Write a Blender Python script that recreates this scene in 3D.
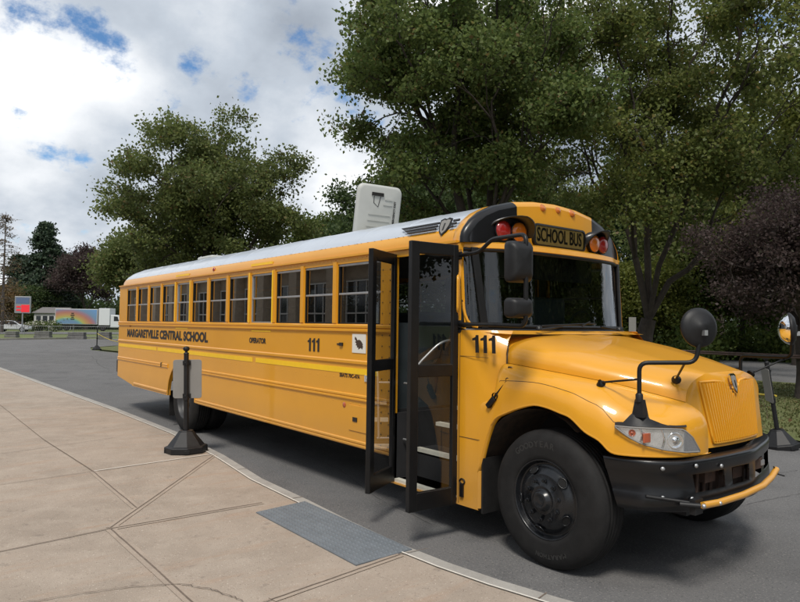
import bpy, bmesh, math, random
import numpy as np
from mathutils import Vector, Matrix
from math import sin, cos, pi, radians as R

for o in list(bpy.data.objects): bpy.data.objects.remove(o, do_unlink=True)
S = bpy.context.scene
COL = S.collection

# ------------------------------------------------------------------ camera
CAM = Vector((3.2141, -5.1696, 1.8238)); YAW, PITCH, ROLL, FPX = 0.8993, 0.0372, 0.0134, 651.02
_f = Vector((-sin(YAW)*cos(PITCH), cos(YAW)*cos(PITCH), sin(PITCH)))
_r = Vector((cos(YAW), sin(YAW), 0)); _u = _r.cross(_f)
CR = cos(ROLL)*_r + sin(ROLL)*_u; CU = -sin(ROLL)*_r + cos(ROLL)*_u
cd = bpy.data.cameras.new('camera'); cam = bpy.data.objects.new('camera', cd); COL.objects.link(cam)
cd.sensor_width = 36; cd.lens = FPX/800*36; cd.clip_end = 3000; cd.clip_start = .05
cam.matrix_world = Matrix(((CR.x, CU.x, -_f.x, CAM.x), (CR.y, CU.y, -_f.y, CAM.y), (CR.z, CU.z, -_f.z, CAM.z), (0, 0, 0, 1)))
S.camera = cam
def ray(u, v): return CR*((u-400)/FPX) + CU*((301-v)/FPX) + _f
def at(u, v, d): return CAM + ray(u, v)*d
def pl(u, v, ax, val):
    r = ray(u, v); return CAM + r*((val-CAM[ax])/r[ax])
def spot(u, d, z=0.0):
    p = at(u, 325, d); p.z = z; return p

# ------------------------------------------------------------------ light
S.view_settings.view_transform = 'Standard'; S.view_settings.look = 'None'
S.cycles.denoising_prefilter = 'NONE'
S.view_settings.exposure = 0.58; S.view_settings.gamma = 1; S.view_settings.use_curve_mapping = False
SUN_EL, SUN_AZ = R(56), Vector((0.62, -0.78))
sd = bpy.data.lights.new('sun', 'SUN'); sun = bpy.data.objects.new('sun', sd); COL.objects.link(sun)
sd.energy = 2.0; sd.angle = R(14); sd.color = (1, .95, .87)
sdir = Vector((SUN_AZ.x*cos(SUN_EL), SUN_AZ.y*cos(SUN_EL), sin(SUN_EL))).normalized()
sun.rotation_euler = sdir.to_track_quat('Z', 'Y').to_euler(); sun.location = (0, 0, 40)

W = bpy.data.worlds.new('World'); S.world = W; W.use_nodes = True
nt = W.node_tree; N = nt.nodes; L = nt.links; N.clear()
def nd(t, **k):
    n = N.new(t)
    for a, b in k.items(): setattr(n, a, b)
    return n
def lk(a, b): L.new(a, b)
out = nd('ShaderNodeOutputWorld')
sky = nd('ShaderNodeTexSky', sky_type='NISHITA'); sky.sun_disc = False
sky.sun_elevation = SUN_EL; sky.sun_rotation = math.atan2(SUN_AZ.x, SUN_AZ.y); sky.altitude = 400
bgs = nd('ShaderNodeBackground'); bgs.inputs[1].default_value = .10
hs = nd('ShaderNodeHueSaturation'); hs.inputs['Saturation'].default_value = 1.25; hs.inputs['Value'].default_value = 1.0
lk(sky.outputs[0], hs.inputs['Color']); lk(hs.outputs[0], bgs.inputs[0])
tc = nd('ShaderNodeTexCoord'); sx = nd('ShaderNodeSeparateXYZ'); lk(tc.outputs['Generated'], sx.inputs[0])
def mth(op, a, b=None, c=None, clamp=False):
    m = nd('ShaderNodeMath', operation=op); m.use_clamp = clamp
    for i, v in enumerate((a, b, c)):
        if v is None: continue
        if isinstance(v, (int, float)): m.inputs[i].default_value = v
        else: lk(v, m.inputs[i])
    return m.outputs[0]
den = mth('ADD', mth('MAXIMUM', sx.outputs[2], 0.0), .5)
cx = mth('DIVIDE', sx.outputs[0], den); cy = mth('DIVIDE', sx.outputs[1], den)
cv = nd('ShaderNodeCombineXYZ'); lk(cx, cv.inputs[0]); lk(cy, cv.inputs[1])
def noise(scale, det, rough, off=0, src=None):
    n = nd('ShaderNodeTexNoise'); n.inputs['Scale'].default_value = scale; n.inputs['Detail'].default_value = det
    n.inputs['Roughness'].default_value = rough
    mp = nd('ShaderNodeMapping'); mp.inputs['Location'].default_value = (off, off*.7, off*.3)
    lk(src or cv.outputs[0], mp.inputs[0]); lk(mp.outputs[0], n.inputs['Vector']); return n.outputs['Fac']
n1 = noise(2.6, 10, .55, 3.1); n2 = noise(1.1, 7, .5, 7.7); n3 = noise(6.5, 9, .62, 1.3)
def blob(u, v, rpx):
    d = ray(u, v).normalized()
    dp = nd('ShaderNodeVectorMath', operation='DOT_PRODUCT'); dp.inputs[1].default_value = d
    lk(tc.outputs['Generated'], dp.inputs[0])
    k = (rpx/FPX)**2/2
    return mth('EXPONENT', mth('DIVIDE', mth('SUBTRACT', dp.outputs['Value'], 1.0), k))
def total(L_):
    a = None
    for u, v, r, w in L_:
        b = mth('MULTIPLY', blob(u, v, r), w); a = b if a is None else mth('ADD', a, b)
    return a
# gaps of blue sky and bright / grey cloud banks, each in its own direction of the sky
blue = total([(12, 10, 22, .30), (60, 8, 18, .2), (92, 28, 22, .33), (120, 42, 16, .25), (195, 66, 17, .38), (180, 62, 14, .2), (18, 104, 16, .28), (68, 75, 10, .18), (40, 163, 14, .16), (745, 20, 26, .3), (560, -40, 30, .2)])
gap = mth('ADD', mth('MULTIPLY', mth('SUBTRACT', n3, .5), 2.3), mth('MULTIPLY', blue, .92))
gapm = nd('ShaderNodeMapRange', interpolation_type='SMOOTHSTEP'); lk(gap, gapm.inputs[0])
gapm.inputs[1].default_value = .22; gapm.inputs[2].default_value = .55
bright = total([(20, 75, 40, .28), (70, 70, 34, .2), (130, 75, 34, .22), (290, 110, 60, .25), (200, 110, 30, .1), (30, 200, 40, .25), (110, 215, 40, .15), (235, 15, 40, .14), (335, 185, 50, .3), (450, -30, 110, .5), (530, 15, 60, .5),
                (290, 30, 45, -.12), (20, 140, 45, -.12), (110, 130, 35, -.12), (340, 60, 50, -.14), (95, 170, 30, -.1)])
cl = mth('ADD', mth('ADD', mth('MULTIPLY', mth('SUBTRACT', n1, .5), 1.5), mth('MULTIPLY', mth('SUBTRACT', n2, .5), .6)), bright)
rp = nd('ShaderNodeValToRGB'); lk(mth('ADD', cl, .45), rp.inputs[0])
e = rp.color_ramp.elements; e[0].position = .1; e[0].color = (.25, .285, .34, 1); e[1].position = .85; e[1].color = (.93, .94, .95, 1)
m_ = rp.color_ramp.elements.new(.45); m_.color = (.47, .52, .585, 1)
bgc = nd('ShaderNodeBackground'); lk(rp.outputs[0], bgc.inputs[0]); bgc.inputs[1].default_value = .82
mx = nd('ShaderNodeMixShader'); lk(gapm.outputs[0], mx.inputs[0]); lk(bgc.outputs[0], mx.inputs[1]); lk(bgs.outputs[0], mx.inputs[2])
lk(mx.outputs[0], out.inputs[0])

# ------------------------------------------------------------------ materials
def mat(name, col, rough=.6, metal=0, coat=0, nscale=0, namp=.15, bump=0, bscale=40, col2=None, spec=None, rvar=0):
    m = bpy.data.materials.new(name); m.use_nodes = True; t = m.node_tree; b = t.nodes['Principled BSDF']
    b.inputs['Roughness'].default_value = rough; b.inputs['Metallic'].default_value = metal
    b.inputs['Coat Weight'].default_value = coat; b.inputs['Coat Roughness'].default_value = .05
    if spec is not None: b.inputs['Specular IOR Level'].default_value = spec
    b.inputs['Base Color'].default_value = (*col, 1)
    co = t.nodes.new('ShaderNodeTexCoord')
    if nscale:
        n = t.nodes.new('ShaderNodeTexNoise'); n.inputs['Scale'].default_value = nscale; n.inputs['Detail'].default_value = 8; n.inputs['Roughness'].default_value = .65
        t.links.new(co.outputs['Object'], n.inputs['Vector'])
        r = t.nodes.new('ShaderNodeValToRGB'); t.links.new(n.outputs['Fac'], r.inputs[0])
        c2 = col2 or tuple(c*(1-namp) for c in col); c1 = col if col2 else tuple(c*(1+namp) for c in col)
        r.color_ramp.elements[0].position = .3; r.color_ramp.elements[1].position = .7
        r.color_ramp.elements[0].color = (*c2, 1); r.color_ramp.elements[1].color = (*c1, 1)
        t.links.new(r.outputs[0], b.inputs['Base Color'])
        if rvar:
            mr = t.nodes.new('ShaderNodeMapRange'); t.links.new(n.outputs['Fac'], mr.inputs[0]); mr.inputs[3].default_value = rough-rvar; mr.inputs[4].default_value = rough+rvar
            t.links.new(mr.outputs[0], b.inputs['Roughness'])
    if bump:
        n = t.nodes.new('ShaderNodeTexNoise'); n.inputs['Scale'].default_value = bscale; n.inputs['Detail'].default_value = 6
        t.links.new(co.outputs['Object'], n.inputs['Vector'])
        bp = t.nodes.new('ShaderNodeBump'); bp.inputs['Strength'].default_value = bump; bp.inputs['Distance'].default_value = .02
        t.links.new(n.outputs['Fac'], bp.inputs['Height']); t.links.new(bp.outputs[0], b.inputs['Normal'])
    return m
M = {}
def paint_mat():
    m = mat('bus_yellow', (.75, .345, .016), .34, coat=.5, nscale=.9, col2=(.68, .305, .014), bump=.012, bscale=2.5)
    t = m.node_tree; b = t.nodes['Principled BSDF']; l = t.links
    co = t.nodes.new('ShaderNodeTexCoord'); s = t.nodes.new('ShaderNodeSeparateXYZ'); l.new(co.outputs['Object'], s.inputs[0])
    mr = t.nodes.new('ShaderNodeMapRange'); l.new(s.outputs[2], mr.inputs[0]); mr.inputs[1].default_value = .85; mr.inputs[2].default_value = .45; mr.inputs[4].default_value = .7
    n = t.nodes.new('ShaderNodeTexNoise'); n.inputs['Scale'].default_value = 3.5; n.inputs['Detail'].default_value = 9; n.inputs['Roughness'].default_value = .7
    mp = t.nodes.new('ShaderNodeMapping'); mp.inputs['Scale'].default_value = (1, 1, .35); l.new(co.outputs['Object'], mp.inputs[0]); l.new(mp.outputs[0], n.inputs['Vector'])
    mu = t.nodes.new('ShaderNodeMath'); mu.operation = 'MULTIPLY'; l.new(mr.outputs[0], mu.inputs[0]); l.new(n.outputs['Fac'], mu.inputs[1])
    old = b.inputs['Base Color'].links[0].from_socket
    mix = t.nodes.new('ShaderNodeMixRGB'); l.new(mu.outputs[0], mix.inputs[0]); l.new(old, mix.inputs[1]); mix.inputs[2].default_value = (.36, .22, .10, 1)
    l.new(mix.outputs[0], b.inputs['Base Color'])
    mr2 = t.nodes.new('ShaderNodeMapRange'); l.new(mu.outputs[0], mr2.inputs[0]); mr2.inputs[2].default_value = .5; mr2.inputs[3].default_value = .38; mr2.inputs[4].default_value = .6
    l.new(mr2.outputs[0], b.inputs['Roughness'])
    return m
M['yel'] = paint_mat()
M['stripe'] = mat('reflective_yellow', (.92, .56, .012), .35, nscale=8, namp=.05)
M['black'] = mat('black_paint', (.005, .005, .006), .32, coat=.12, spec=.4, nscale=4, namp=.3)
M['blackm'] = mat('black_satin', (.007, .007, .0075), .42, spec=.35, nscale=12, namp=.3, bump=.02)
M['plast'] = mat('black_plastic', (.012, .012, .013), .5, spec=.35, nscale=15, namp=.25, bump=.04, bscale=200)
M['decal'] = mat('black_decal', (.015, .013, .012), .5, nscale=20, namp=.2)
M['decalgrey'] = mat('dark_decal', (.04, .03, .02), .5)
M['rubber'] = mat('tyre_rubber', (.013, .0125, .0125), .75, spec=.3, nscale=9, namp=.35, bump=.05, bscale=60)
M['rubtxt'] = mat('tyre_letter', (.026, .025, .024), .7)
M['rim'] = mat('black_rim', (.009, .010, .012), .27, nscale=10, namp=.4)
M['under'] = mat('wheel_well', (.10, .065, .04), .9, nscale=8, col2=(.02, .018, .017))
M['rimg'] = mat('grey_rim', (.04, .04, .042), .5, nscale=8, namp=.3)
M['rust'] = mat('rusty_steel', (.07, .035, .022), .85, nscale=20, col2=(.03, .02, .016))
M['white'] = mat('white_roof', (.46, .50, .56), .30, coat=.3, nscale=1.2, namp=.06)
M['hatch'] = mat('hatch_white', (.47, .475, .45), .5, nscale=5, namp=.05)
M['alu'] = mat('aluminium', (.45, .46, .47), .4, metal=.7, nscale=9, namp=.1)
M['chrome'] = mat('chrome', (.8, .8, .8), .05, metal=1)
M['mirror'] = mat('mirror_glass', (.85, .86, .87), .02, metal=1)
M['red'] = mat('red_lens', (.30, .012, .01), .2, coat=.6)
M['amber'] = mat('amber_lens', (.52, .14, .008), .2, coat=.6)
M['dark'] = mat('dark_interior', (.02, .02, .022), .8, nscale=5, namp=.2)
M['seat'] = mat('seat_vinyl', (.035, .045, .05), .55, nscale=6, namp=.2)
M['wood'] = mat('brown_panel', (.075, .035, .018), .5, nscale=7, namp=.3)
M['ceil'] = mat('interior_panel', (.22, .23, .24), .6)
M['nose'] = mat('step_edge', (.62, .60, .52), .55, nscale=12, namp=.1)
M['shade'] = mat('grey_panel', (.235, .225, .21), .55, nscale=5, namp=.06)
M['lens'] = mat('silver_reflector', (.80, .81, .82), .22, metal=.75, nscale=12, namp=.2)
M['orange'] = mat('orange_lens', (.45, .10, .04), .25, coat=.5)
def glass(name, tint, ior=1.5, refl=1.0, rough=0.0):
    m = bpy.data.materials.new(name); m.use_nodes = True; t = m.node_tree; t.nodes.clear()
    o = t.nodes.new('ShaderNodeOutputMaterial'); mix = t.nodes.new('ShaderNodeMixShader'); fr = t.nodes.new('ShaderNodeFresnel'); fr.inputs[0].default_value = ior
    tr = t.nodes.new('ShaderNodeBsdfTransparent'); tr.inputs[0].default_value = (*tint, 1); g = t.nodes.new('ShaderNodeBsdfGlossy'); g.inputs['Roughness'].default_value = rough
    n = t.nodes.new('ShaderNodeTexNoise'); n.inputs['Scale'].default_value = 1.3; co = t.nodes.new('ShaderNodeTexCoord'); t.links.new(co.outputs['Object'], n.inputs['Vector'])
    bp = t.nodes.new('ShaderNodeBump'); bp.inputs['Strength'].default_value = .012; bp.inputs['Distance'].default_value = .02
    t.links.new(n.outputs['Fac'], bp.inputs['Height']); t.links.new(bp.outputs[0], g.inputs['Normal'])
    mm = t.nodes.new('ShaderNodeMath'); mm.operation = 'MULTIPLY'; mm.inputs[1].default_value = refl; mm.use_clamp = True
    t.links.new(fr.outputs[0], mm.inputs[0]); t.links.new(mm.outputs[0], mix.inputs[0]); t.links.new(tr.outputs[0], mix.inputs[1]); t.links.new(g.outputs[0], mix.inputs[2]); t.links.new(mix.outputs[0], o.inputs[0])
    return m
M['glass'] = glass('side_glass', (.22, .23, .23), 1.5, 3.4)
M['wsglass'] = glass('windshield_glass', (.55, .62, .60), 1.5, 2.2)
M['doorglass'] = glass('door_glass', (.90, .92, .92), 1.45, .55)
M['clear'] = glass('clear_lens', (.93, .94, .95), 1.5, 1.2)

# ------------------------------------------------------------------ mesh helpers
class MB:
    def __init__(s): s.v = []; s.f = []; s.m = []; s.sm = []
    def add(s, vs, fs, mi=0, smooth=False):
        o = len(s.v); s.v += [tuple(v) for v in vs]; s.f += [tuple(i+o for i in f) for f in fs]
        s.m += [mi]*len(fs); s.sm += [smooth]*len(fs); return s
    def box(s, a, b, mi=0):
        x0, y0, z0 = a; x1, y1, z1 = b
        v = [(x0, y0, z0), (x1, y0, z0), (x1, y1, z0), (x0, y1, z0), (x0, y0, z1), (x1, y0, z1), (x1, y1, z1), (x0, y1, z1)]
        return s.add(v, [(0, 3, 2, 1), (4, 5, 6, 7), (0, 1, 5, 4), (1, 2, 6, 5), (2, 3, 7, 6), (3, 0, 4, 7)], mi)
    def obox(s, c, ax, ay, az, hx, hy, hz, mi=0, taper=1):
        c = Vector(c); v = []
        for k in (-1, 1):
            t = taper if k > 0 else 1
            for i, j in ((-1, -1), (1, -1), (1, 1), (-1, 1)): v.append(c+ax*hx*i*t+ay*hy*j*t+az*hz*k)
        return s.add(v, [(0, 3, 2, 1), (4, 5, 6, 7), (0, 1, 5, 4), (1, 2, 6, 5), (2, 3, 7, 6), (3, 0, 4, 7)], mi)
    def prism(s, pts, d, mi=0):
        # polygon pts (3D list) extruded by vector d
        d = Vector(d); n = len(pts); a = [Vector(p) for p in pts]; v = a+[p+d for p in a]
        return s.add(v, [tuple(range(n))[::-1], tuple(range(n, 2*n))]+[(i, (i+1) % n, (i+1) % n+n, i+n) for i in range(n)], mi)
    def grid(s, rows, mi=0, smooth=True, close=False, mf=None):
        n = len(rows[0]); v = [p for r in rows for p in r]; o = len(s.v); s.v += [tuple(p) for p in v]
        for i in range(len(rows)-1):
            for j in range(n if close else n-1):
                k = (j+1) % n
                s.f.append((o+i*n+j, o+i*n+k, o+(i+1)*n+k, o+(i+1)*n+j)); s.m.append(mf(i, j) if mf else mi); s.sm.append(smooth)
        return s
    def tube(s, pts, r, n=10, mi=0, closed=False, caps=True):
        P = [Vector(p) for p in pts]; rs = r if isinstance(r, (list, tuple)) else [r]*len(P); rows = []; up = None
        for i, p in enumerate(P):
            if closed: d = (P[(i+1) % len(P)]-P[i-1])
            else: d = (P[min(i+1, len(P)-1)]-P[max(i-1, 0)])
            d.normalize()
            if up is None: up = d.orthogonal().normalized()
            up = (up-d*up.dot(d)).normalized(); w = d.cross(up)
            rows.append([p+(up*cos(2*pi*k/n)+w*sin(2*pi*k/n))*rs[i] for k in range(n)])
        if closed: rows.append(rows[0])
        s.grid(rows, mi, True, True)
        if caps and not closed:
            o = len(s.v); s.v += [tuple(q) for q in rows[0]]+[tuple(q) for q in rows[-1]]
            s.f += [tuple(range(o, o+n))[::-1], tuple(range(o+n, o+2*n))]; s.m += [mi]*2; s.sm += [False]*2
        return s
    def lathe(s, prof, c, axis, n=32, mi=0, smooth=True, mf=None):
        # prof: (radius, offset along axis)
        c = Vector(c); a = Vector(axis).normalized(); u = a.orthogonal().normalized(); w = a.cross(u)
        rows = [[c+a*h+(u*cos(2*pi*k/n)+w*sin(2*pi*k/n))*r for k in range(n)] for r, h in prof]
        return s.grid(rows, mi, smooth, True, mf)
    def build(s, name, mats, parent=None, bevel=0, seg=2, smooth_angle=None):
        me = bpy.data.meshes.new(name); me.from_pydata(s.v, [], s.f)
        for m in (mats if isinstance(mats, (list, tuple)) else [mats]): me.materials.append(m)
        me.polygons.foreach_set('material_index', s.m); me.polygons.foreach_set('use_smooth', s.sm); me.update()
        o = bpy.data.objects.new(name, me); COL.objects.link(o)
        if parent: o.parent = parent
        if bevel:
            b = o.modifiers.new('bevel', 'BEVEL'); b.width = bevel; b.segments = seg; b.limit_method = 'ANGLE'; b.angle_limit = R(40)
        return o
def spline(pts, k=6):
    P = [Vector(p) for p in pts]; o = []
    for i in range(len(P)-1):
        a, b, c, d = P[max(i-1, 0)], P[i], P[i+1], P[min(i+2, len(P)-1)]
        for t in range(k):
            t /= k; o.append(.5*((2*b)+(c-a)*t+(2*a-5*b+4*c-d)*t*t+(3*b-a-3*c+d)*t**3))
    o.append(P[-1]); return o
def rounded(pts, r=.05, k=4):
    P = [Vector(p) for p in pts]; o = [P[0]]
    for i in range(1, len(P)-1):
        a = P[i]+(P[i-1]-P[i]).normalized()*r; b = P[i]+(P[i+1]-P[i]).normalized()*r
        for t in range(k+1):
            t /= k; o.append(a*(1-t)**2+P[i]*2*t*(1-t)+b*t*t)
    o.append(P[-1]); return o
def tag(o, label=None, cat=None, group=None, kind=None):
    if label: o['label'] = label
    if cat: o['category'] = cat
    if group: o['group'] = group
    if kind: o['kind'] = kind
    return o
def empty(name, loc=(0, 0, 0), rz=0):
    o = bpy.data.objects.new(name, None); COL.objects.link(o); o.location = loc; o.rotation_euler.z = rz; o.empty_display_size = .3; return o
def copy_tree(o, parent=None):
    c = o.copy(); COL.objects.link(c); c.parent = parent
    for ch in list(o.children): copy_tree(ch, c)
    return c
def rrect(w, h, r, n=4):
    o = []
    for cx_, cy_, a0 in ((w/2-r, h/2-r, 0), (-w/2+r, h/2-r, 90), (-w/2+r, -h/2+r, 180), (w/2-r, -h/2+r, 270)):
        for i in range(n+1):
            a = R(a0+90*i/n); o.append((cx_+r*cos(a), cy_+r*sin(a)))
    return o
def text(name, body, size, origin, xd, yd, m, parent, sx=1.0, bold=0.0, center=False, depth=.0015, spacing=1.0):
    cu = bpy.data.curves.new(name, 'FONT'); cu.body = body; cu.size = size; cu.extrude = depth/2; cu.offset = bold; cu.space_character = spacing
    cu.resolution_u = 3
    cu.align_x = 'CENTER' if center else 'LEFT'; cu.align_y = 'CENTER' if center else 'BOTTOM_BASELINE'
    t = bpy.data.objects.new(name+'_t', cu); COL.objects.link(t)
    dg = bpy.context.evaluated_depsgraph_get(); me = bpy.data.meshes.new_from_object(t.evaluated_get(dg))
    bpy.data.objects.remove(t, do_unlink=True)
    xd = Vector(xd).normalized(); yd = Vector(yd).normalized(); z = xd.cross(yd)
    mw = Matrix(((xd.x*sx, yd.x, z.x, origin[0]), (xd.y*sx, yd.y, z.y, origin[1]), (xd.z*sx, yd.z, z.z, origin[2]), (0, 0, 0, 1)))
    me.transform(mw); me.materials.clear(); me.materials.append(m)
    o = bpy.data.objects.new(name, me); COL.objects.link(o)
    if parent: o.parent = parent
    return o

#@@GROUND
# ------------------------------------------------------------------ ground
def ground_mat(name, cols, scales, rough=.9, bump=.3, bscale=120, stain=None):
    m = bpy.data.materials.new(name); m.use_nodes = True; t = m.node_tree; b = t.nodes['Principled BSDF']; l = t.links
    b.inputs['Roughness'].default_value = rough; b.inputs['Specular IOR Level'].default_value = .3
    co = t.nodes.new('ShaderNodeTexCoord'); last = None
    base = t.nodes.new('ShaderNodeRGB'); base.outputs[0].default_value = (*cols[0], 1); last = base.outputs[0]
    for i, (c, (sc, lo, hi, amt)) in enumerate(zip(cols[1:], scales)):
        n = t.nodes.new('ShaderNodeTexNoise'); n.inputs['Scale'].default_value = sc; n.inputs['Detail'].default_value = 8; n.inputs['Roughness'].default_value = .65
        mp = t.nodes.new('ShaderNodeMapping'); mp.inputs['Location'].default_value = (i*7.3, i*3.1, 0)
        if stain is not None and i == stain: mp.inputs['Rotation'].default_value = (0, 0, .9); mp.inputs['Scale'].default_value = (1.6, .32, 1)
        l.new(co.outputs['Object'], mp.inputs[0]); l.new(mp.outputs[0], n.inputs['Vector'])
        r = t.nodes.new('ShaderNodeMapRange'); l.new(n.outputs['Fac'], r.inputs[0]); r.inputs[1].default_value = lo; r.inputs[2].default_value = hi; r.inputs[4].default_value = amt
        x = t.nodes.new('ShaderNodeMixRGB'); l.new(r.outputs[0], x.inputs[0]); l.new(last, x.inputs[1]); x.inputs[2].default_value = (*c, 1); last = x.outputs[0]
    l.new(last, b.inputs['Base Color'])
    n = t.nodes.new('ShaderNodeTexNoise'); n.inputs['Scale'].default_value = bscale; n.inputs['Detail'].default_value = 5; l.new(co.outputs['Object'], n.inputs['Vector'])
    bp = t.nodes.new('ShaderNodeBump'); bp.inputs['Strength'].default_value = bump; bp.inputs['Distance'].default_value = .01; l.new(n.outputs['Fac'], bp.inputs['Height']); l.new(bp.outputs[0], b.inputs['Normal'])
    return m
M['asph'] = ground_mat('asphalt', [(.13, .128, .128), (.175, .17, .168), (.085, .084, .085), (.30, .285, .27), (.04, .04, .042)], [(.35, .35, .7, .8), (1.1, .5, .72, .7), (60, .57, .63, .85), (52, .58, .64, .85)], bump=.7, bscale=170)
M['conc'] = ground_mat('sidewalk_concrete', [(.36, .295, .238), (.27, .222, .178), (.43, .36, .295), (.36, .225, .145), (.13, .10, .08), (.60, .52, .44), (.16, .13, .11)], [(.8, .4, .7, .8), (3.1, .45, .7, .6), (3.2, .54, .70, .42), (75, .60, .66, .8), (62, .61, .67, .8), (9, .60, .70, .45)], bump=.5, bscale=120, stain=2)
M['joint'] = ground_mat('joint_band', [(.37, .30, .24), (.26, .21, .17), (.45, .38, .31)], [(5, .4, .7, .7), (60, .5, .7, .5)], bump=.3)
M['groove'] = mat('groove_dirt', (.15, .115, .09), .95, nscale=30, namp=.3)
M['kerb'] = ground_mat('kerb_concrete', [(.36, .34, .31), (.24, .22, .2), (.46, .44, .41)], [(3, .4, .7, .7), (90, .5, .7, .5)], bump=.4)
M['whitej'] = mat('white_sealant', (.62, .58, .52), .8, nscale=12, namp=.15)
M['tact'] = mat('tactile_grey', (.165, .185, .205), .7, nscale=7, col2=(.125, .14, .155), bump=.1)
M['lawn'] = ground_mat('lawn_soil', [(.10, .12, .04), (.15, .14, .065), (.075, .10, .03), (.19, .14, .075)], [(.5, .4, .7, .7), (3, .45, .7, .6), (25, .5, .7, .5)], bump=.8, bscale=60)
M['lawn2'] = ground_mat('far_grass', [(.12, .15, .05), (.15, .15, .07)], [(.3, .4, .7, .7)], bump=.5, bscale=20)

def sheet(name, pts, z, m, kind='structure'):
    b = MB(); b.add([(x, y, z) for x, y in pts], [tuple(range(len(pts)))]); o = b.build(name, m)
    if kind: o['kind'] = kind
    return o
# terrain: one sheet out to the horizon, rising a little towards the street
b = MB(); xs = [-2500, -600, -150, -78, -68, -30, 30, 200, 2500]; ys = [-2500, -300, 0, 60, 300, 2500]
def tz(x): return .28 if x <= -78 else (-.02 if x >= -68 else -.02+.3*(-68-x)/10)
b.grid([[(x, y, tz(x)-.03) for y in ys] for x in xs], 0, True)
tag(b.build('ground', M['lawn2']), kind='structure')
sheet('asphalt_road', [(-62.2, -6), (14, -6), (14, 8), (5, 8), (1.5, 6.5), (-.9, 6.1), (-2, 6.7), (-6, 7.2), (-20, 7.4), (-36, 5.7), (-41, 5.2), (-45.5, 6.2), (-48.5, 8.5), (-49, 12), (-46, 22), (-66, 26), (-69, 12)], 0, M['asph'])
# lawn behind the bus with worn ground, edge kerb at the far side
sheet('lawn', [(14.2, 8.2), (40, 8.2), (40, 18.5), (-6.1, 19.3), (-7.6, 19.2), (-20, 18), (-44, 21), (-48.2, 12), (-47.7, 8.8), (-45, 6.6), (-41, 5.7), (-36, 6.1), (-20, 7.8), (-6, 7.6), (-2, 7.0), (-.9, 6.5), (1.4, 6.9), (4.8, 8.2)], .03, M['lawn'])
sheet('lane', [(40, 18.9), (-6.1, 19.6), (-20, 18.6), (-46, 22.5), (-50, 34), (-22, 32), (-13, 34.5), (40, 44)], .012, M['asph'])
b = MB(); K = [(-62.2, -6), (-65, 3), (-72.5, 15.2), (-66, 30)]
for (x0, y0), (x1, y1) in zip(K, K[1:]):
    b.prism([(x0, y0, -.02), (x1, y1, -.02), (x1-.4, y1, -.02), (x0-.4, y0, -.02)], (0, 0, .17))
tag(b.build('kerb', M['kerb']), kind='structure')
b = MB(); b.grid([[(x, -40, tz(x)+.02), (x, 90, tz(x)+.02)] for x in (-79.5, -94)], 0, False)
tag(b.build('street', M['asph']), kind='structure')
# pavement
KO = [(-62.4, -2.3), (-45, -1.9), (-25.2, -1.65), (-15.7, -1.46), (-10.8, -1.36), (-7.2, -1.38), (-5.1, -1.52), (-4.3, -1.62), (-3.6, -1.71), (-2.5, -1.75), (-1.7, -1.80), (-.95, -1.82), (-.4, -1.79), (.05, -1.73), (.5, -1.635), (1.2, -1.45), (2.5, -1.0), (5, .1), (9, 2)]
KI = []
for i, (x, y) in enumerate(KO):
    a = Vector(KO[max(i-1, 0)]); c = Vector(KO[min(i+1, len(KO)-1)]); d = (c-a).normalized(); w = .15 if x > -8 else .17
    KI.append((x+d.y*w, y-d.x*w))
SW = .06
b = MB()
b.grid([[(x, y, -.05) for x, y in KO], [(x, y, SW-.012) for x, y in KO], [(x+.0, y-.014, SW) for x, y in KO], [(x, y, SW) for x, y in KI]], 0, False)
tag(b.build('pavement_kerb', M['kerb']), kind='structure')
b = MB(); b.add([(x, y, SW-.002) for x, y in KI]+[(9.2, -18, SW-.002), (-62.4, -18, SW-.002)], [tuple(range(len(KI)+2))]); 
tag(b.build('pavement', M['conc']), kind='structure')
def P2(u, v): p = pl(u, v, 2, SW); return Vector((p.x, p.y))
def strip(b, pts, w, z, mi=0):
    Ls = []
    for i, p in enumerate(pts):
        d = (pts[min(i+1, len(pts)-1)]-pts[max(i-1, 0)]).normalized(); n = Vector((-d.y, d.x)); ww = w[i] if isinstance(w, list) else w
        Ls.append([(p.x+n.x*ww/2, p.y+n.y*ww/2, z), (p.x-n.x*ww/2, p.y-n.y*ww/2, z)])
    b.grid(Ls, mi, False)
def wob(a, c, n, amp, rnd):
    return [a.lerp(c, i/n)+Vector((rnd.uniform(-amp, amp), rnd.uniform(-amp, amp))) for i in range(n+1)]
rnd = random.Random(4)
joints = [((-120, 335), (0, 405)), ((0, 405), (44, 440)), ((44, 440), (93, 471.5)), ((93, 471.5), (136.5, 508)), ((-60, 565), (0, 552)), ((0, 552), (110.5, 529)), ((110.5, 529), (262, 503)), ((110.5, 528), (214.5, 455)), ((110.5, 529), (191.7, 602)), ((191.7, 602), (235, 645)),
          ((0, 485), (93, 471.5)), ((0, 454), (52, 447)), ((52, 447), (120, 437)), ((272, 600), (400, 555)), ((200, 625), (272, 600)), ((400, 555), (428, 549)), ((0, 432), (30, 429)), ((30, 429), (85, 425))]
bw = MB(); bg = MB(); bb = MB()
wide = {3, 6, 7, 8, 9, 13}
for i, (p, q) in enumerate(joints):
    a, c = P2(*p), P2(*q)
    if i in wide: strip(bw, [a, c], .085, SW+.0016+i*.00012)
    strip(bg, wob(a, c, 14, .0025, rnd), .012 if i in wide or i in (2, 4, 5) else .008, SW+.0045+i*.00012)
tag(bw.build('joint_bands', M['joint']), kind='structure'); tag(bg.build('joint_grooves', M['groove']), kind='structure')
strip(bb, [P2(94, 471.5), P2(211, 454.6)], .022, SW+.0075)
strip(bb, [Vector(p)+Vector((0, .006)) for p in KI[1:-1]], .018, SW+.0079)
tag(bb.build('sealant_lines', M['whitej']), kind='structure')
bc = MB(); rnd = random.Random(8)
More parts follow.
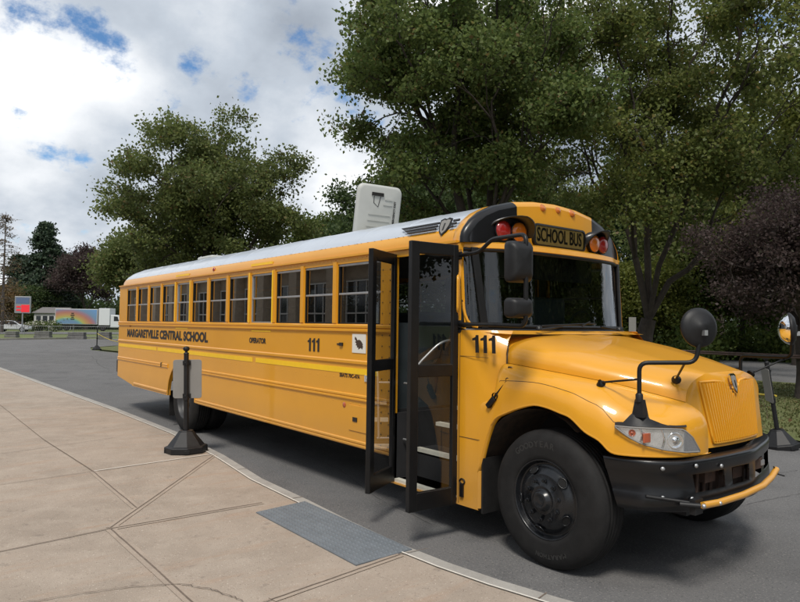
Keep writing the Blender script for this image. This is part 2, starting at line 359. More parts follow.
ck = [P2(*p) for p in [(20, 604), (55, 599), (85, 594), (120, 589), (150, 586.5), (185, 585), (197, 588), (212, 590), (228, 596), (247, 603)]]
fine = []
for a, c in zip(ck, ck[1:]): fine += wob(a, c, 6, .008, rnd)[:-1]
strip(bc, fine, [.004+.006*rnd.random() for _ in fine], SW+.0085)
tag(bc.build('pavement_crack', M['groove']), kind='structure')
# kerb joints
b = MB()
for i, x in enumerate(np.arange(-30, 3, 1.52)):
    for (a, c), (d, e) in zip(zip(KO, KI), zip(KO[1:], KI[1:])):
        if a[0] <= x < d[0]:
            t = (x-a[0])/(d[0]-a[0]); p = Vector(a).lerp(Vector(d), t); q = Vector(c).lerp(Vector(e), t); strip(b, [p, q], .010, SW+.004)
tag(b.build('kerb_joints', M['groove']), kind='structure')
# cracks in the asphalt
M['crack'] = mat('asphalt_crack', (.06, .059, .058), .95)
b = MB(); rnd = random.Random(12)
def PG(u, v): p = pl(u, v, 2, 0); return Vector((p.x, p.y))
for line in ([(640, 520), (668, 512), (700, 520), (735, 508), (770, 500), (810, 492)], [(735, 508), (745, 490), (775, 474), (800, 470)],
             [(20, 365), (70, 360), (115, 361)], [(40, 352), (90, 356), (112, 372)], [(240, 425), (300, 452), (340, 470), (380, 500), (440, 528)]):
    pts_ = [PG(*q) for q in line]; fine = []
    for a, c in zip(pts_, pts_[1:]): fine += wob(a, c, 9, .018*max(1, (c-a).length/2), rnd)[:-1]
    strip(b, fine, [.002+.004*rnd.random() if line[0][0] > 150 else .02 for _ in fine], .003+.0004*line[0][0]/640)
tag(b.build('asphalt_cracks', M['crack']), kind='structure')
# tactile plate
t0, t1, t2, t3 = P2(256, 513), P2(305, 502), P2(412, 550), P2(356, 566)
b = MB(); b.prism([(p.x, p.y, SW) for p in (t0, t3, t2, t1)], (0, 0, .008))
for i in range(33):
    for j in range(10):
        s_, t_ = (i+.6)/33.2, (j+.6)/10.2
        p = (t0.lerp(t3, s_)).lerp(t1.lerp(t2, s_), t_)
        b.lathe([(.013, 0), (.010, .005), (.0, .0055)], (p.x, p.y, SW+.008), (0, 0, 1), 6)
tag(b.build('tactile_plate', M['tact']), 'grey tactile warning plate with small domes set in the pavement edge', 'tactile plate')

#@@BUS
# ------------------------------------------------------------------ bus
bus = empty('school_bus', (0, 0, 0)); tag(bus, 'long yellow school bus with open black doors and white roof parked along the pavement', 'school bus')
Y = 1.22; ZS = .535; ZW0, ZW1 = 1.83, 2.49; PX, X0 = .722, -10.864; XR = -11.35; XD0, XD1 = -1.84, -.93
wins = [[X0+i*PX+.045, X0+(i+1)*PX-.045] for i in range(11)]; wins[0][0] -= .0; wins.append([X0+11*PX+.045, -2.07])
ARX = -7.605
def wl(sg): return wins if sg < 0 else wins+[[-1.85, -1.08]]
def side_wall(sg):
    b = MB(); y = sg*Y
    def quad(x0, x1, z0, z1, yy=y, mi=0): b.add([(x0, yy, z0), (x1, yy, z0), (x1, yy, z1), (x0, yy, z1)], [(0, 1, 2, 3) if sg < 0 else (3, 2, 1, 0)], mi)
    xe = XD0 if sg < 0 else -.93
    # lower wall with wheel arch cut; rear skirt rises
    def zb(x):
        if x < -10.3: return .56+(-10.3-x)*.11
        return .545 if x < -8.2 else ZS
    def ztop_cut(x):
        d = x-ARX
        if abs(d) < .64: return max(zb(x), .55+.60*math.sqrt(max(0, 1-(d/.64)**2)))
        return zb(x)
    xs = sorted(set([XR, -10.3, -8.2, xe]+[ARX+.64*sin(R(a)) for a in range(-90, 91, 10)]+[XR+.02+i*.5 for i in range(1, 19)]))
    xs = [x for x in xs if XR <= x <= xe]
    b.grid([[(x, y, ztop_cut(x)) for x in xs], [(x, y, max(1.0, ztop_cut(x)+.001)) for x in xs], [(x, y, 1.2) for x in xs], [(x, y, ZW0) for x in xs]], 0, False)
    # pillars & header
    px = XR
    for w in wl(sg):
        quad(px, w[0], ZW0, ZW1); px = w[1]
    quad(px, xe, ZW0, ZW1); quad(XR, -.93, ZW1, 2.56)
    # reveals of the openings
    for x0, x1 in wl(sg):
        yi = y-sg*.045
        b.add([(x0, y, ZW0), (x1, y, ZW0), (x1, y, ZW1), (x0, y, ZW1), (x0, yi, ZW0), (x1, yi, ZW0), (x1, yi, ZW1), (x0, yi, ZW1)], [(0, 1, 5, 4), (1, 2, 6, 5), (2, 3, 7, 6), (3, 0, 4, 7)])
    # window posts stand slightly proud
    for i in range(12):
        xc = X0+i*PX
        if i == 0: continue
        b.box((xc-.035, min(y, y+sg*.012), ZW0+.01), (xc+.035, max(y, y+sg*.012), ZW1+.03))
    # arch lip
    lip = [(ARX+.64*sin(R(a)), y+sg*.006, .55+.60*cos(R(a))) for a in range(-90, 91, 9)]
    b.tube(lip, .012, 6)
    # rivet rows
    for z, st in ((2.535, .085), (1.245, .17), (.985, .17)):
        x = XR+.1
        while x < xe-.05:
            b.lathe([(.007, 0), (.005, .004), (0, .005)], (x, y, z), (0, sg, 0), 5); x += st
    # small bottom lip return
    b.grid([[(x, y, ztop_cut(x)) for x in xs], [(x, y-sg*.05, ztop_cut(x)) for x in xs]], 0, False)
    o = b.build('side_wall', M['yel'], bus)
    # rub rails (ridged)
    def rail(z, h, x0, x1, d=.018, n=2):
        r = MB(); rows = []
        prof = [(0, z-h/2)]
        for k in range(n):
            c = z-h/2+h*(k+.5)/n; q = h/n/2
            prof += [(d, c-q*.55), (d, c+q*.45), (d*.35, c+q*.95)]
        prof += [(0, z+h/2)]
        r.grid([[(x, y+sg*dy, zz) for dy, zz in prof] for x in (x0, x1)], 0, False)
        for x in (x0, x1): r.add([(x, y+sg*dy, zz) for dy, zz in prof], [tuple(range(len(prof)))])
        return r.build('rub_rail', M['yel'], bus)
    x1 = xe-.03
    rail(1.785, .085, XR+.01, x1, .022, 2); rail(1.425, .05, XR+.01, x1, .016, 1)
    if sg < 0:
        for a, c in ((XR+.01, ARX-.66), (ARX+.66, x1)): rail(1.055, .07, a, c, .016, 2)
        rail(.575, .07, ARX+.67, x1, .016, 2); rail(.60, .05, -10.2, ARX-.67, .016, 1)
    else:
        for a, c in ((XR+.01, ARX-.66), (ARX+.66, x1)): rail(1.055, .07, a, c, .016, 2)
    # drip rail
    r = MB(); r.box((XR+.02, min(y, y+sg*.03), 2.557), (-.94, max(y, y+sg*.03), 2.578)); r.build('drip_rail', M['yel'], bus)
    # reflective stripe pieces
    for x0, x1_ in ((XR+.05, -8.9), (-8.83, -4.95), (-4.85, xe-.25)):
        r = MB(); r.box((x0, min(y+sg*.001, y+sg*.004), 1.300), (x1_, max(y+sg*.001, y+sg*.004), 1.362)); r.build('reflective_stripe', M['stripe'], bus)
    for xc in (-7.65, -4.72):
        r = MB(); r.box((xc-.28, min(y+sg*.001, y+sg*.004), 1.725-.012), (xc+.28, max(y+sg*.001, y+sg*.004), 1.725+.008)); r.build('reflective_stripe', M['stripe'], bus); r = MB()
        r.box((xc-.33, min(y+sg*.001, y+sg*.004), 2.60), (xc+.30, max(y+sg*.001, y+sg*.004), 2.635)); r.build('reflective_stripe', M['stripe'], bus)
side_wall(-1); side_wall(1)
# windows
def window(x0, x1, sg, emer):
    y = sg*(Y-.025); w = MB()
    fm = M['alu'] if not emer else M['alu']
    t = .016
    for a, c in (((x0, ZW0), (x1, ZW0+t)), ((x0, ZW1-t*1.6), (x1, ZW1)), ((x0, ZW0+t), (x0+t, ZW1-t*1.6)), ((x1-t, ZW0+t), (x1, ZW1-t*1.6))):
        w.box((a[0], y-.012, a[1]), (c[0], y+.012, c[1]), 1 if a[1] > ZW0+.1 or emer else 0)
    zm = (ZW0+ZW1)/2+.0
    w.box((x0+t, y-.014, zm-.011), (x1-t, y+.014, zm+.011), 1)
    o = w.build('window', [M['blackm'], fm], bus, bevel=.003, seg=1)
    g = MB(); g.add([(x0+t, y, ZW0+t), (x1-t, y, ZW0+t), (x1-t, y, zm-.011), (x0+t, y, zm-.011)], [(0, 1, 2, 3)]); g.build('pane', M['glass'], o)
    g = MB(); g.add([(x0+t, y-sg*.01, zm+.011), (x1-t, y-sg*.01, zm+.011), (x1-t, y-sg*.01, ZW1-t*1.6), (x0+t, y-sg*.01, ZW1-t*1.6)], [(0, 1, 2, 3)]); g.build('pane', M['glass'], o)
    if emer:
        for a, c in (((x0-.035, ZW0-.0), (x0-.005, ZW1+.02)), ((x1+.005, ZW0), (x1+.035, ZW1+.02))):
            g = MB(); g.box((a[0], min(sg*(Y+.014), sg*(Y+.018)), a[1]), (c[0], max(sg*(Y+.014), sg*(Y+.018)), c[1]))
            g.build('reflective_border', M['stripe'], o)
for sg in (-1, 1):
    for i, (a, c) in enumerate(wl(sg)): window(a, c, sg, i in (4, 8))
# roof
prof = [(-1.22, 2.56), (-1.218, 2.61), (-1.205, 2.655), (-1.18, 2.695), (-1.12, 2.765), (-1.02, 2.84), (-.86, 2.915), (-.62, 2.98), (-.32, 3.02), (0, 3.035)]
prof = prof+[(-y, z) for y, z in prof[-2::-1]]
NP = len(prof)
def rsec(x, s=1, dz=0): return [(x, y*(1-(1-s)*.45), 2.56+(z-2.56)*s+dz) for y, z in prof]
b = MB(); st = [(-11.35, .72), (-11.33, .84), (-11.27, .92), (-11.15, .97), (-10.9, 1), (-9, 1), (-7, 1), (-5, 1), (-3, 1), (-.99, 1)]
def rm(i, j): return 0 if 3 <= j < NP-4 else 1
b.grid([rsec(*q) for q in st], 0, True, False, rm)
b.add(rsec(-11.35, .72), [tuple(range(NP))], 1)
for i in range(0, 13):   # transverse seams
    x = X0+i*PX+.36
    if x < -1.1: b.grid([[(x+dx, y*(1+dd), 2.56+(z-2.56)*(1+dd*1.5)) for y, z in prof[3:-3]] for dx, dd in ((-.02, 0), (-.012, .0035), (.012, .0035), (.02, 0))], 0, True)
for x in np.arange(-11, -1.0, .12):   # rivets along the roof edge
    b.lathe([(.007, 0), (.005, .004), (0, .005)], (x, -1.184, 2.697), (0, -1, .5), 5)
roof = b.build('roof', [M['white'], M['yel']], bus)
# front cap
b = MB(); st = [(-1.01, 1.0), (-1.005, 1.012), (-.94, 1.014), (-.905, 1.014), (-.90, 1.02), (-.87, 1.012), (-.84, .99), (-.82, .95), (-.81, .90)]
def plan_x(y): return -(.05 if y < 0 else .15)*(abs(y)/1.2)**2.2
rows = []
for x, s in st:
    k = max(0, (x+.93)/.12); rows.append([(x+plan_x(p[1])*k, p[1], p[2]) for p in rsec(x, s)])
def cm(i, j):
    yy = abs((prof[j][0]+prof[j+1][0])/2)
    return 1 if (i >= 3 and yy > .60) else 0
b.grid(rows, 0, True, False, cm)
# face of the cap
top = rows[-1]; fr = []
for k in range(5):
    t = k/4; fr.append([(p[0]+.012*(1-t)-.0, p[1], 2.565+(p[2]-2.565)*t) for p in top])
b.grid(fr, 0, True, False, lambda i, j: 1 if abs((prof[j][0]+prof[j+1][0])/2) > .60 else 0)
cap = b.build('front_cap', [M['yel'], M['black']], bus)
# windshield header ledge + plan curve
WP = [(-.93, -1.222), (-.87, -1.19), (-.82, -1.12), (-.775, -1.0), (-.70, -.84), (-.645, -.58), (-.625, -.28), (-.62, 0)]
WP = [Vector((x, y, 0)) for x, y in WP]; WP = WP+[Vector((p.x, -p.y, 0)) for p in WP[-2::-1]]
WPs = spline(WP, 4); NW = len(WPs)
def wp(off, z, lean=0): return [(p.x+off*(1 if abs(p.y) < 1.15 else .4)-lean, p.y*(1+off*.3), z) for p in WPs]
b = MB(); b.grid([[(-1.1, p.y*.9, 2.60) for p in WPs], wp(-.10, 2.60, .07), wp(.0, 2.565, .055), wp(.005, 2.52, .05), wp(-.02, 2.50, .05)], 0, False)
b.build('windshield_header', M['yel'], bus, bevel=0)
# marker lights on cap
for y in (-.20, 0, .20, -1.0, 1.0):
    z = 2.56+(3.035-2.56)*.965-.12*y*y if abs(y) < .5 else 2.80
    if abs(y) > .5: continue
    b = MB(); b.lathe([(.052, -.01), (.05, .012), (.03, .024), (0, .028)], (-.835, y*1.15, 2.985-.16*y*y), (.75, y*.3, .8), 16); b.build('marker_light', M['amber'], bus)
# destination sign
sg_ = MB()
ax = Vector((0, 1, 0)); 
fo = [(-.775, y, 2.70+z) for y, z in rrect(.80, .215, .05, 5)]; fi = [(-.770, y, 2.70+z) for y, z in rrect(.76, .18, .035, 5)]
n = len(fo); sg_.grid([[(-.82, p[1], p[2]) for p in fo], fo, fi, [(-.785, p[1], p[2]) for p in fi]], 0, False, True)
sign = sg_.build('destination_sign', M['blackm'], bus)
b = MB(); b.add([(-.788, p[1], p[2]) for p in fi], [tuple(range(n))]); b.build('sign_board', mat('sign_yellow', (.72, .50, .16), .5), sign)
text('lettering', 'SCHOOL BUS', .185, (-.784, 0, 2.70), (0, 1, 0), (0, 0, 1), M['decal'], sign, sx=.62, bold=.0035, center=True)
b = MB(); b.add([(-.773, p[1], p[2]) for p in fi], [tuple(range(n))]); b.build('sign_glass', M['clear'], sign)
# warning lights with black hoods
for sg in (-1, 1):
    for yy, m, nm in ((.79, 'red', 'red_warning_light'), (.60, 'amber', 'amber_warning_light')):
        b = MB(); c = (-.835+(.02 if yy < .7 else 0), sg*yy*(1 if sg < 0 else .93), 2.695)
        b.lathe([(.098, 0), (.098, .03)], c, (1, sg*.05, 0), 28, 1); b.lathe([(.09, .03), (.086, .045), (.055, .056), (0, .06)], c, (1, sg*.05, 0), 28, 0)
        b.lathe([(.098, .03), (.09, .033)], c, (1, sg*.05, 0), 28, 1)
        b.build(nm, [M[m], M['black']], bus)
    # hood: arched visor over the pair
    b = MB(); rows = []
    for t in range(0, 17):
        a = pi*t/16-.25 if False else pi*t/16
        yy = .695+cos(a)*.245; zz = 2.66+sin(a)**.8*.165
        rows.append((yy, zz))
    rows = [(y if sg < 0 else y*.90, z) for y, z in rows]; g0 = [(-.90, sg*y, z) for y, z in rows]; g1 = [((-.645 if sg < 0 else -.66)-.14*max(0, (y-.66)/.28)-(.10 if sg < 0 else .12)*(2.825-z)/.165, sg*y, z-.0) for y, z in rows]
    g2 = [(p[0]-.004, sg*(.695+(abs(p[1])-.695)*.95), p[2]-.010) for p in g1]; g3 = [(-.89, sg*(.695+(y-.695)*.95), z-.010) for y, z in rows]
    b.grid([g0, g1, g2, g3], 0, True); b.build('light_hood', M['black'], bus)
# windshield
def lerp(a, b_, t): return tuple(a[i]*(1-t)+b_[i]*t for i in range(3))
b0 = wp(-.012, 1.815, 0); b1 = wp(-.012, 2.512, .055)
b = MB(); i0 = 3; b.grid([[lerp(p, q, t/3) for p, q in zip(b0[i0:NW-i0], b1[i0:NW-i0])] for t in range(4)], 0, True)
ws = b.build('windshield', M['wsglass'], bus)
b = MB(); ring = [lerp(p, q, .01) for p, q in zip(b0[i0:NW-i0], b1[i0:NW-i0])]; rt = [lerp(p, q, .99) for p, q in zip(b0[i0:NW-i0], b1[i0:NW-i0])]
loop = [Vector(p) for p in ring]+[Vector(p) for p in rt[::-1]]
# big-radius lower corners
def corner(lst, c, a, d): return lst
b.tube(loop, .02, 8, closed=True)
b.build('frame', M['blackm'], ws)
for sg in (-1, 1):
    k = 11 if sg < 0 else NW-12
    p0 = Vector(b0[k]); p1 = Vector(b1[k-2*(1 if sg < 0 else -1)]); d = (p1-p0).normalized()
    b = MB(); tn = Vector((.45, -sg*-.9, 0)).normalized() if False else (Vector(b0[k+1])-Vector(b0[k-1])).normalized()
    b.obox((p0+p1)/2+Vector((.012, sg*.008, 0)), tn, tn.cross(d).normalized(), d, .034, .012, (p1-p0).length/2+.01); b.build('pillar', M['blackm'], ws, bevel=.006)
    # rubber gusset rounding the lower rear corner of the quarter glass
    q = b0[i0] if sg < 0 else b0[NW-1-i0]; qa = [Vector(b0[j]) if sg < 0 else Vector(b0[NW-1-j]) for j in range(i0, i0+7)]
    fan = [qa[0]+Vector((0, sg*.006, 0))]; ctr = []
    for j in range(7):
        a = pi/2*j/6; w = 6*(1-sin(a)); lo = int(min(w, 5.999)); fr_ = w-lo
        base = qa[lo].lerp(qa[min(lo+1, 6)], fr_); ctr.append(base+Vector((.004, sg*.006, .22*(1-cos(a)))))
    if sg > 0: continue
    b = MB(); b.add([fan[0]]+ctr, [(0, j+1, j+2) for j in range(6)]); b.tube([c+Vector((.004, sg*.004, 0)) for c in ctr], .014, 6); b.build('rubber_gusset', [M['yel']], ws)
# interior
b = MB(); b.box((-1.06, -.85, 2.30), (-1.02, .85, 2.80)); b.build('headliner', M['dark'], bus)
b = MB(); b.box((XR+.03, -1.17, .93), (-1.95, 1.17, .98)); b.box((-1.95, -.35, .93), (-.75, 1.17, .98)); b.build('floor', M['dark'], bus)
b = MB(); b.grid([[(x, y*.955, 2.5+(z-2.5)*.93) for y, z in prof] for x in (XR+.05, -1.0)], 0, True); b.build('ceiling', M['ceil'], bus)
b = MB()
for sg in (-1, 1):
    b.box((XR+.04, min(sg*1.15, sg*1.175), .98), (-2.02, max(sg*1.15, sg*1.175), ZW0-.01))
b.build('inner_lining', M['ceil'], bus)
b = MB(); b.box((XR, -1.2, .66), (XR+.02, 1.2, 2.56)); b.build('rear_wall', M['yel'], bus)
b = MB(); b.box((XR-.16, -1.21, .74), (XR-.01, 1.21, 1.02)); b.build('rear_bumper', M['black'], bus, bevel=.02)
seat = None
for i in range(11):
    x = X0+.45+i*PX
    for sg in (-1, 1):
        if sg < 0 and i > 10: continue
        if seat is None:
            b = MB(); b.box((0, -.5, .30), (.42, .5, .42)); b.box((-.10, -.5, .34), (0, .5, 1.02)); seat = b.build('seat', M['seat'], bus, bevel=.04, seg=3); s_ = seat
        else: s_ = seat.copy(); COL.objects.link(s_)
        s_.parent = bus; s_.location = (x, sg*.64, .98)
b = MB(); b.box((-1.45, .25, 1.35), (-1.35, .85, 2.15)); b.box((-1.35, .25, 1.3), (-.95, .85, 1.42)); b.build('driver_seat', M['seat'], bus, bevel=.05, seg=3)
b = MB(); b.box((-1.02, -.92, 1.35), (-.80, .88, 1.66)); b.box((-.92, -.95, .98), (-.80, -.35, 1.35)); b.build('dashboard', M['wood'], bus, bevel=.03)
b = MB(); b.tube([(-.93+.03*sin(a), .52+.22*cos(a), 1.78+.21*sin(a)) for a in [2*pi*k/24 for k in range(24)]], .013, 6, closed=True); b.tube([(-.93, .52, 1.78), (-.80, .52, 1.6)], .03, 8); b.build('steering_wheel', M['dark'], bus)
b = MB(); b.box((-2.0, -1.15, .98), (-1.96, -.35, 1.85)); b.build('barrier', M['seat'], bus)
# step well
b = MB(); b.box((XD0-.0, -1.2, .30), (XD1, -.35, .325)); 
b.box((XD0-.03, -1.2, .30), (XD0, -.3, .96)); b.build('step_well', M['dark'], bus)
b = MB(); b.box((XD1-.02, -1.2, .33), (XD1+.0, -.35, 1.62)); b.build('step_side_panel', M['wood'], bus)
for k, (z, y0) in enumerate(((.325, -1.195), (.60, -.93), (.83, -.66), (.98, -.42))):
    b = MB(); b.box((XD0+.01, y0, z-.03), (XD1-.03, y0+.30, z)); b.box((XD0+.01, y0+.26, z), (XD1-.03, y0+.28, z+.22)); s_ = b.build('step', M['dark'], bus)
    b = MB(); b.box((XD0+.012, y0-.012, z-.032), (XD1-.035, y0+.05, z+.004)); b.build('step_edge', M['nose'], s_)
b = MB(); b.box((XD0, -1.222, .285), (XD1, -1.19, .30)); b.build('step_sill', M['yel'], bus)
b = MB(); b.tube(rounded([(-1.70, -1.10, .70), (-1.68, -1.10, 1.40), (-1.55, -.85, 1.68), (-1.55, -.7, 1.68)], .12, 5), .014, 8); b.tube([(-1.82, -1.10, .70), (-1.68, -1.10, .70)], .012, 6); b.tube([(-1.82, -1.10, 1.25), (-1.68, -1.10, 1.25)], .012, 6); b.build('handrail', M['alu'], bus)
# door frame: jambs + header
b = MB(); b.box((XD0-.05, -1.224, .285), (XD0, -1.17, 2.49)); b.box((XD0-.23, -1.2225, ZW0), (XD0-.05, -1.19, ZW1-.002)); b.build('door_jamb', M['yel'], bus)
b = MB()
for z in np.arange(.62, 2.45, .11):
    for dx in (.07, .19): b.lathe([(.008, 0), (.006, .004), (0, .005)], (XD0-dx, -1.2245, z), (0, -1, 0), 6)
b.build('rivets', M['decalgrey'], bus)
b = MB(); b.box((XD0-.02, -1.222, 2.495), (XD1+.02, -1.18, 2.558)); b.build('door_header', M['yel'], bus)
# door leaves
def door_leaf(h, e, z0, z1, m_handle):
    h = Vector((*h, 0)); e = Vector((*e, 0)); d = (e-h); w = d.length; d.normalize(); nrm = Vector((-d.y, d.x, 0)); zc = Vector((0, 0, 1))
    b = MB()
    def bar(a0, a1, q0, q1, th=.02):
        c = h+d*((a0+a1)/2)*1+zc*((q0+q1)/2); b.obox(c, d, nrm, zc, (a1-a0)/2, th, (q1-q0)/2)
    s = .055; bar(0, s, z0, z1); bar(w-.085, w, z0, z1, .024)
    bar(s, w-.085, z0, z0+.15); bar(s, w-.085, z1-.10, z1); zm = z0+(z1-z0)*.515; bar(s, w-.085, zm-.05, zm+.05)
    leaf = b.build('entrance_door', M['blackm'], bus, bevel=.004, seg=1)
    for q0, q1 in ((z0+.15, zm-.05), (zm+.05, z1-.10)):
        g = MB(); g.add([h+d*s+zc*q0, h+d*(w-.085)+zc*q0, h+d*(w-.085)+zc*q1, h+d*s+zc*q1], [(0, 1, 2, 3)]); g.build('door_pane', M['doorglass'], leaf)
        g = MB(); c = [h+d*s+zc*q0, h+d*(w-.085)+zc*q0, h+d*(w-.085)+zc*q1, h+d*s+zc*q1]; g.tube(c, .010, 6, closed=True); g.build('gasket', M['plast'], leaf)
    return leaf
l1 = door_leaf((-1.83, -1.225), (-1.56, -1.72), .31, 2.52, False)
l2 = door_leaf((-.925, -1.245), (-.955, -1.755), .29, 2.53, True)
b = MB(); b.tube(rounded([(-.935, -1.23, 1.92), (-.89, -1.27, 1.97), (-.89, -1.27, 2.24), (-.935, -1.23, 2.29)], .03), .011, 8); b.build('grab_handle', M['yel'], bus)
b = MB(); b.box((-.96, -1.262, 1.37), (-.925, -1.225, 1.47)); b.build('door_hinge', M['plast'], bus, bevel=.01)
# cab side between door and hood + driver side twin
def hood_rear_y(z): # half-width of cowl at given height, at its front edge
    if z < 1.0: return 1.215
    if z < 1.52: return 1.215-(z-1.0)/.52*.12
    return 1.095-((z-1.52)/.28)**2.2*.16
ARCH = [(-.676, .30), (-.676, .612), (-.632, .835), (-.531, 1.022), (-.455, 1.10), (-.47, 1.3), (-.48, 1.5), (-.50, 1.65), (-.54, 1.79)]
def archx(z):
    for (xa, za), (xb, zb_) in zip(ARCH, ARCH[1:]):
        if za <= z <= zb_: return xa+(xb-xa)*(z-za)/(zb_-za)
    return ARCH[0][0] if z < .3 else ARCH[-1][0]
for sg in (-1, 1):
    b = MB(); rows = []
    for z in (.285, .45, .612, .72, .835, .93, 1.022, 1.10, 1.2, 1.3, 1.4, 1.5, 1.6, 1.7, 1.79):
        xf = archx(z)+.0; yr = hood_rear_y(z); rows.append([(-.93+(xf+.93)*t/6, sg*(1.22-(1.22-yr)*(t/6)**2), z) for t in range(7)])
    b.grid(rows, 0, True)
    p = rows[-1]; q = [(x, y*1.0, z) for x, y, z in wp(.008, 1.80, 0)]
    # pillar strip between door and quarter glass
    b.add([(-.93, sg*1.221, 1.79), (-.86, sg*1.196, 1.79), (-.91, sg*1.196, 2.56), (-.93, sg*1.221, 2.56)], [(0, 1, 2, 3)])
    # under edge lip
    b.grid([rows[0], [(x, y*.95, z) for x, y, z in rows[0]]], 0, False)
    b.build('cowl_side', M['yel'], bus)
b = MB(); b.grid([wp(.012, 1.765, 0), wp(.022, 1.80, 0), wp(-.03, 1.812, 0)], 0, True)
cw = [(max(p.x+.0, -.93), p.y, 1.79) for p in WPs]
b.grid([[(x+.02, y, 1.79) for x, y, z in cw], [(-.52, y*.86, 1.76) for x, y, z in cw]], 1, True)
COWL = b

# --- hood (upper shell)
def interp(T, x):
    for (a, va), (c, vc) in zip(T, T[1:]):
        if x <= c: 
            t = max(0, (x-a)/(c-a)); return va+(vc-va)*t
    return T[-1][1]
HZ = [(-.5, 1.755), (0, 1.675), (.5, 1.565), (.80, 1.497), (.86, 1.47)]
HY = [(-.5, 1.085), (0, .975), (.4, .83), (.7, .665), (.80, .60), (.86, .55)]
HC = [(-.5, 1.525), (0, 1.465), (.4, 1.405), (.7, 1.325), (.80, 1.295), (.86, 1.28)]
def hsec(x, n=20, ye=None):
    zt, yc, zc = interp(HZ, x), interp(HY, x), interp(HC, x); o = []
    ex = interp([(-.5, 3.6), (.5, 3.0), (.86, 2.8)], x)
    for k in range(-n, n+1):
        th = pi/2*k/n; s_, c_ = abs(sin(th))**(2/ex), abs(cos(th))**(2/ex*1.15)
        o.append((x, math.copysign(yc*s_, k), zc+(zt-zc)*c_+.006*math.exp(-((yc*s_)-.30)**2/.004)))
    return o
b = MB(); hs_ = [-.5, -.495]+list(np.linspace(-.44, .8, 16))
rows = [hsec(x) for x in hs_]
rows[0] = [(x-.01, y*.97, z-.03) for x, y, z in rows[0]]
b.grid(rows, 0, True)
COWL.grid([[(x-.0, y*.985, z-.012) for x, y, z in hsec(-.46)], [(x-.10, y*.99, z-.006) for x, y, z in hsec(-.46)], [(x-.30, y*(1.03 if y < 0 else .93), z+.02) for x, y, z in hsec(-.46)]], 1, True)
COWL.build('cowl', [M['blackm'], M['yel']], bus)
# --- nose: grid from hood front edge down the face (front plan curve)
def nose_x(y, z): return .885+(1.0-z)*.09*(1 if z > .95 else 1)-.22*y*y-(.03 if abs(y) < .02 else 0)*0
h0 = hsec(.8); NN = []
for k in range(12):
    t = k/11; r_ = []
    for (x, y, z) in h0:
        yb = y*interp([(0, 1.0), (1, .93)], t)
        ztop = z; zz = ztop+( .955-ztop)*t
        # bullnose: move forward to nose plane quickly
        xf = .895+(1.0-zz)*.13-.17*yb*yb
        e_ = min(1, t/.12); e_ = math.sqrt(max(0, 1-(1-e_)**2)); x_ = .8+(xf-.8)*e_ if xf > .8 else .8+(xf-.8)*t
        r_.append((x_, yb, zz+.0))
    NN.append(r_)
b.grid(NN, 0, True)
hood = b.build('hood', M['yel'], bus)
# --- fender shell each side
OUT = [(-.676, 1.222), (-.531, 1.222), (-.368, 1.223), (-.121, 1.225), (.025, 1.225), (.164, 1.222), (.258, 1.218), (.371, 1.205), (.475, 1.185), (.556, 1.16), (.66, 1.115), (.76, 1.045), (.85, .94), (.905, .83), (.93, .72), (.935, .60), (.925, .52)]
LIP = [.612, 1.022, 1.138, 1.224, 1.227, 1.198, 1.172, 1.086, 1.037, .965, .955, .955, .955, .955, .955, .955, .955]
INX = [-.66, -.52, -.36, -.121, .025, .164, .258, .371, .475, .556, .62, .68, .73, .76, .78, .795, .80]
def catm(v, k=4): return [p.x for p in spline([(a, 0, 0) for a in v], k)]
OX, OY, LZ, IX = catm([a for a, _ in OUT]), catm([c for _, c in OUT]), catm(LIP), catm(INX)
def fender_pt(i, t, sg, off=0):
    ox, oy, lz, ix = OX[i], OY[i], LZ[i], IX[i]
    xx = max(ix, -.5); iy, iz = interp(HY, xx)-.003, interp(HC, xx)-.003
    iy = max(iy, 0)
    if ix < -.5: iy, iz = 1.19, 1.20
    ex = 2.6
    th = pi/2*t; c_, s_ = abs(cos(th))**(2/ex), abs(sin(th))**(2/ex)
    # front corner stays upright, so hold the outer plan longer there
    k = min(1, max(0, (ox-.45)/.25)); c_ = c_*(1-k)+(1-t**5)*k*1.0+0*k; 
    zt = (1-k)*s_+k*t
    x = ix+(ox-ix)*c_; y = iy+(oy-iy)*c_
    z = lz+(iz-lz)*(s_ if k == 0 else zt)
    if sg > 0: x -= .26*min(1, max(0, (x-.3)/.3))
    return Vector((x, sg*(y+off), z))
fenders = []
for sg in (-1, 1):
    b = MB(); n = len(OX)
    b.grid([[fender_pt(i, t/14, sg) for i in range(n)] for t in range(15)], 0, True)
    # arch lip flange turned inwards
    lip = [fender_pt(i, 0, sg) for i in range(n)]
    b.grid([lip, [p+Vector((0, sg*.006, -.012)) for p in lip], [p+Vector((0, -sg*.05, -.014)) for p in lip]], 0, True)
    # rear part of the arch panel below the hood edge
    b.add([(-.676, sg*1.221, .612), (-.676, sg*1.221, .30), (-.66, sg*1.19, .30), (-.66, sg*1.19, .612)], [(0, 1, 2, 3)])
    f_ = b.build('fender', M['yel'], bus); fenders.append(f_)
    # seam line above arch
    # inner wheel housing
    b = MB(); rows = []
    for a in range(52, 186, 12):
        r_ = .68; rows.append([(-.07+(.66 if a > 90 else .56)*cos(R(a)), sg*yy, .56+.63*sin(R(a))) for yy in (1.17, .9, .5)])
    b.grid(rows, 0, True); b.build('wheel_housing', M['under'], bus)
b = MB(); b.box((-.60, -.5, .45), (.75, .5, 1.35)); b.build('engine_block', M['dark'], bus)
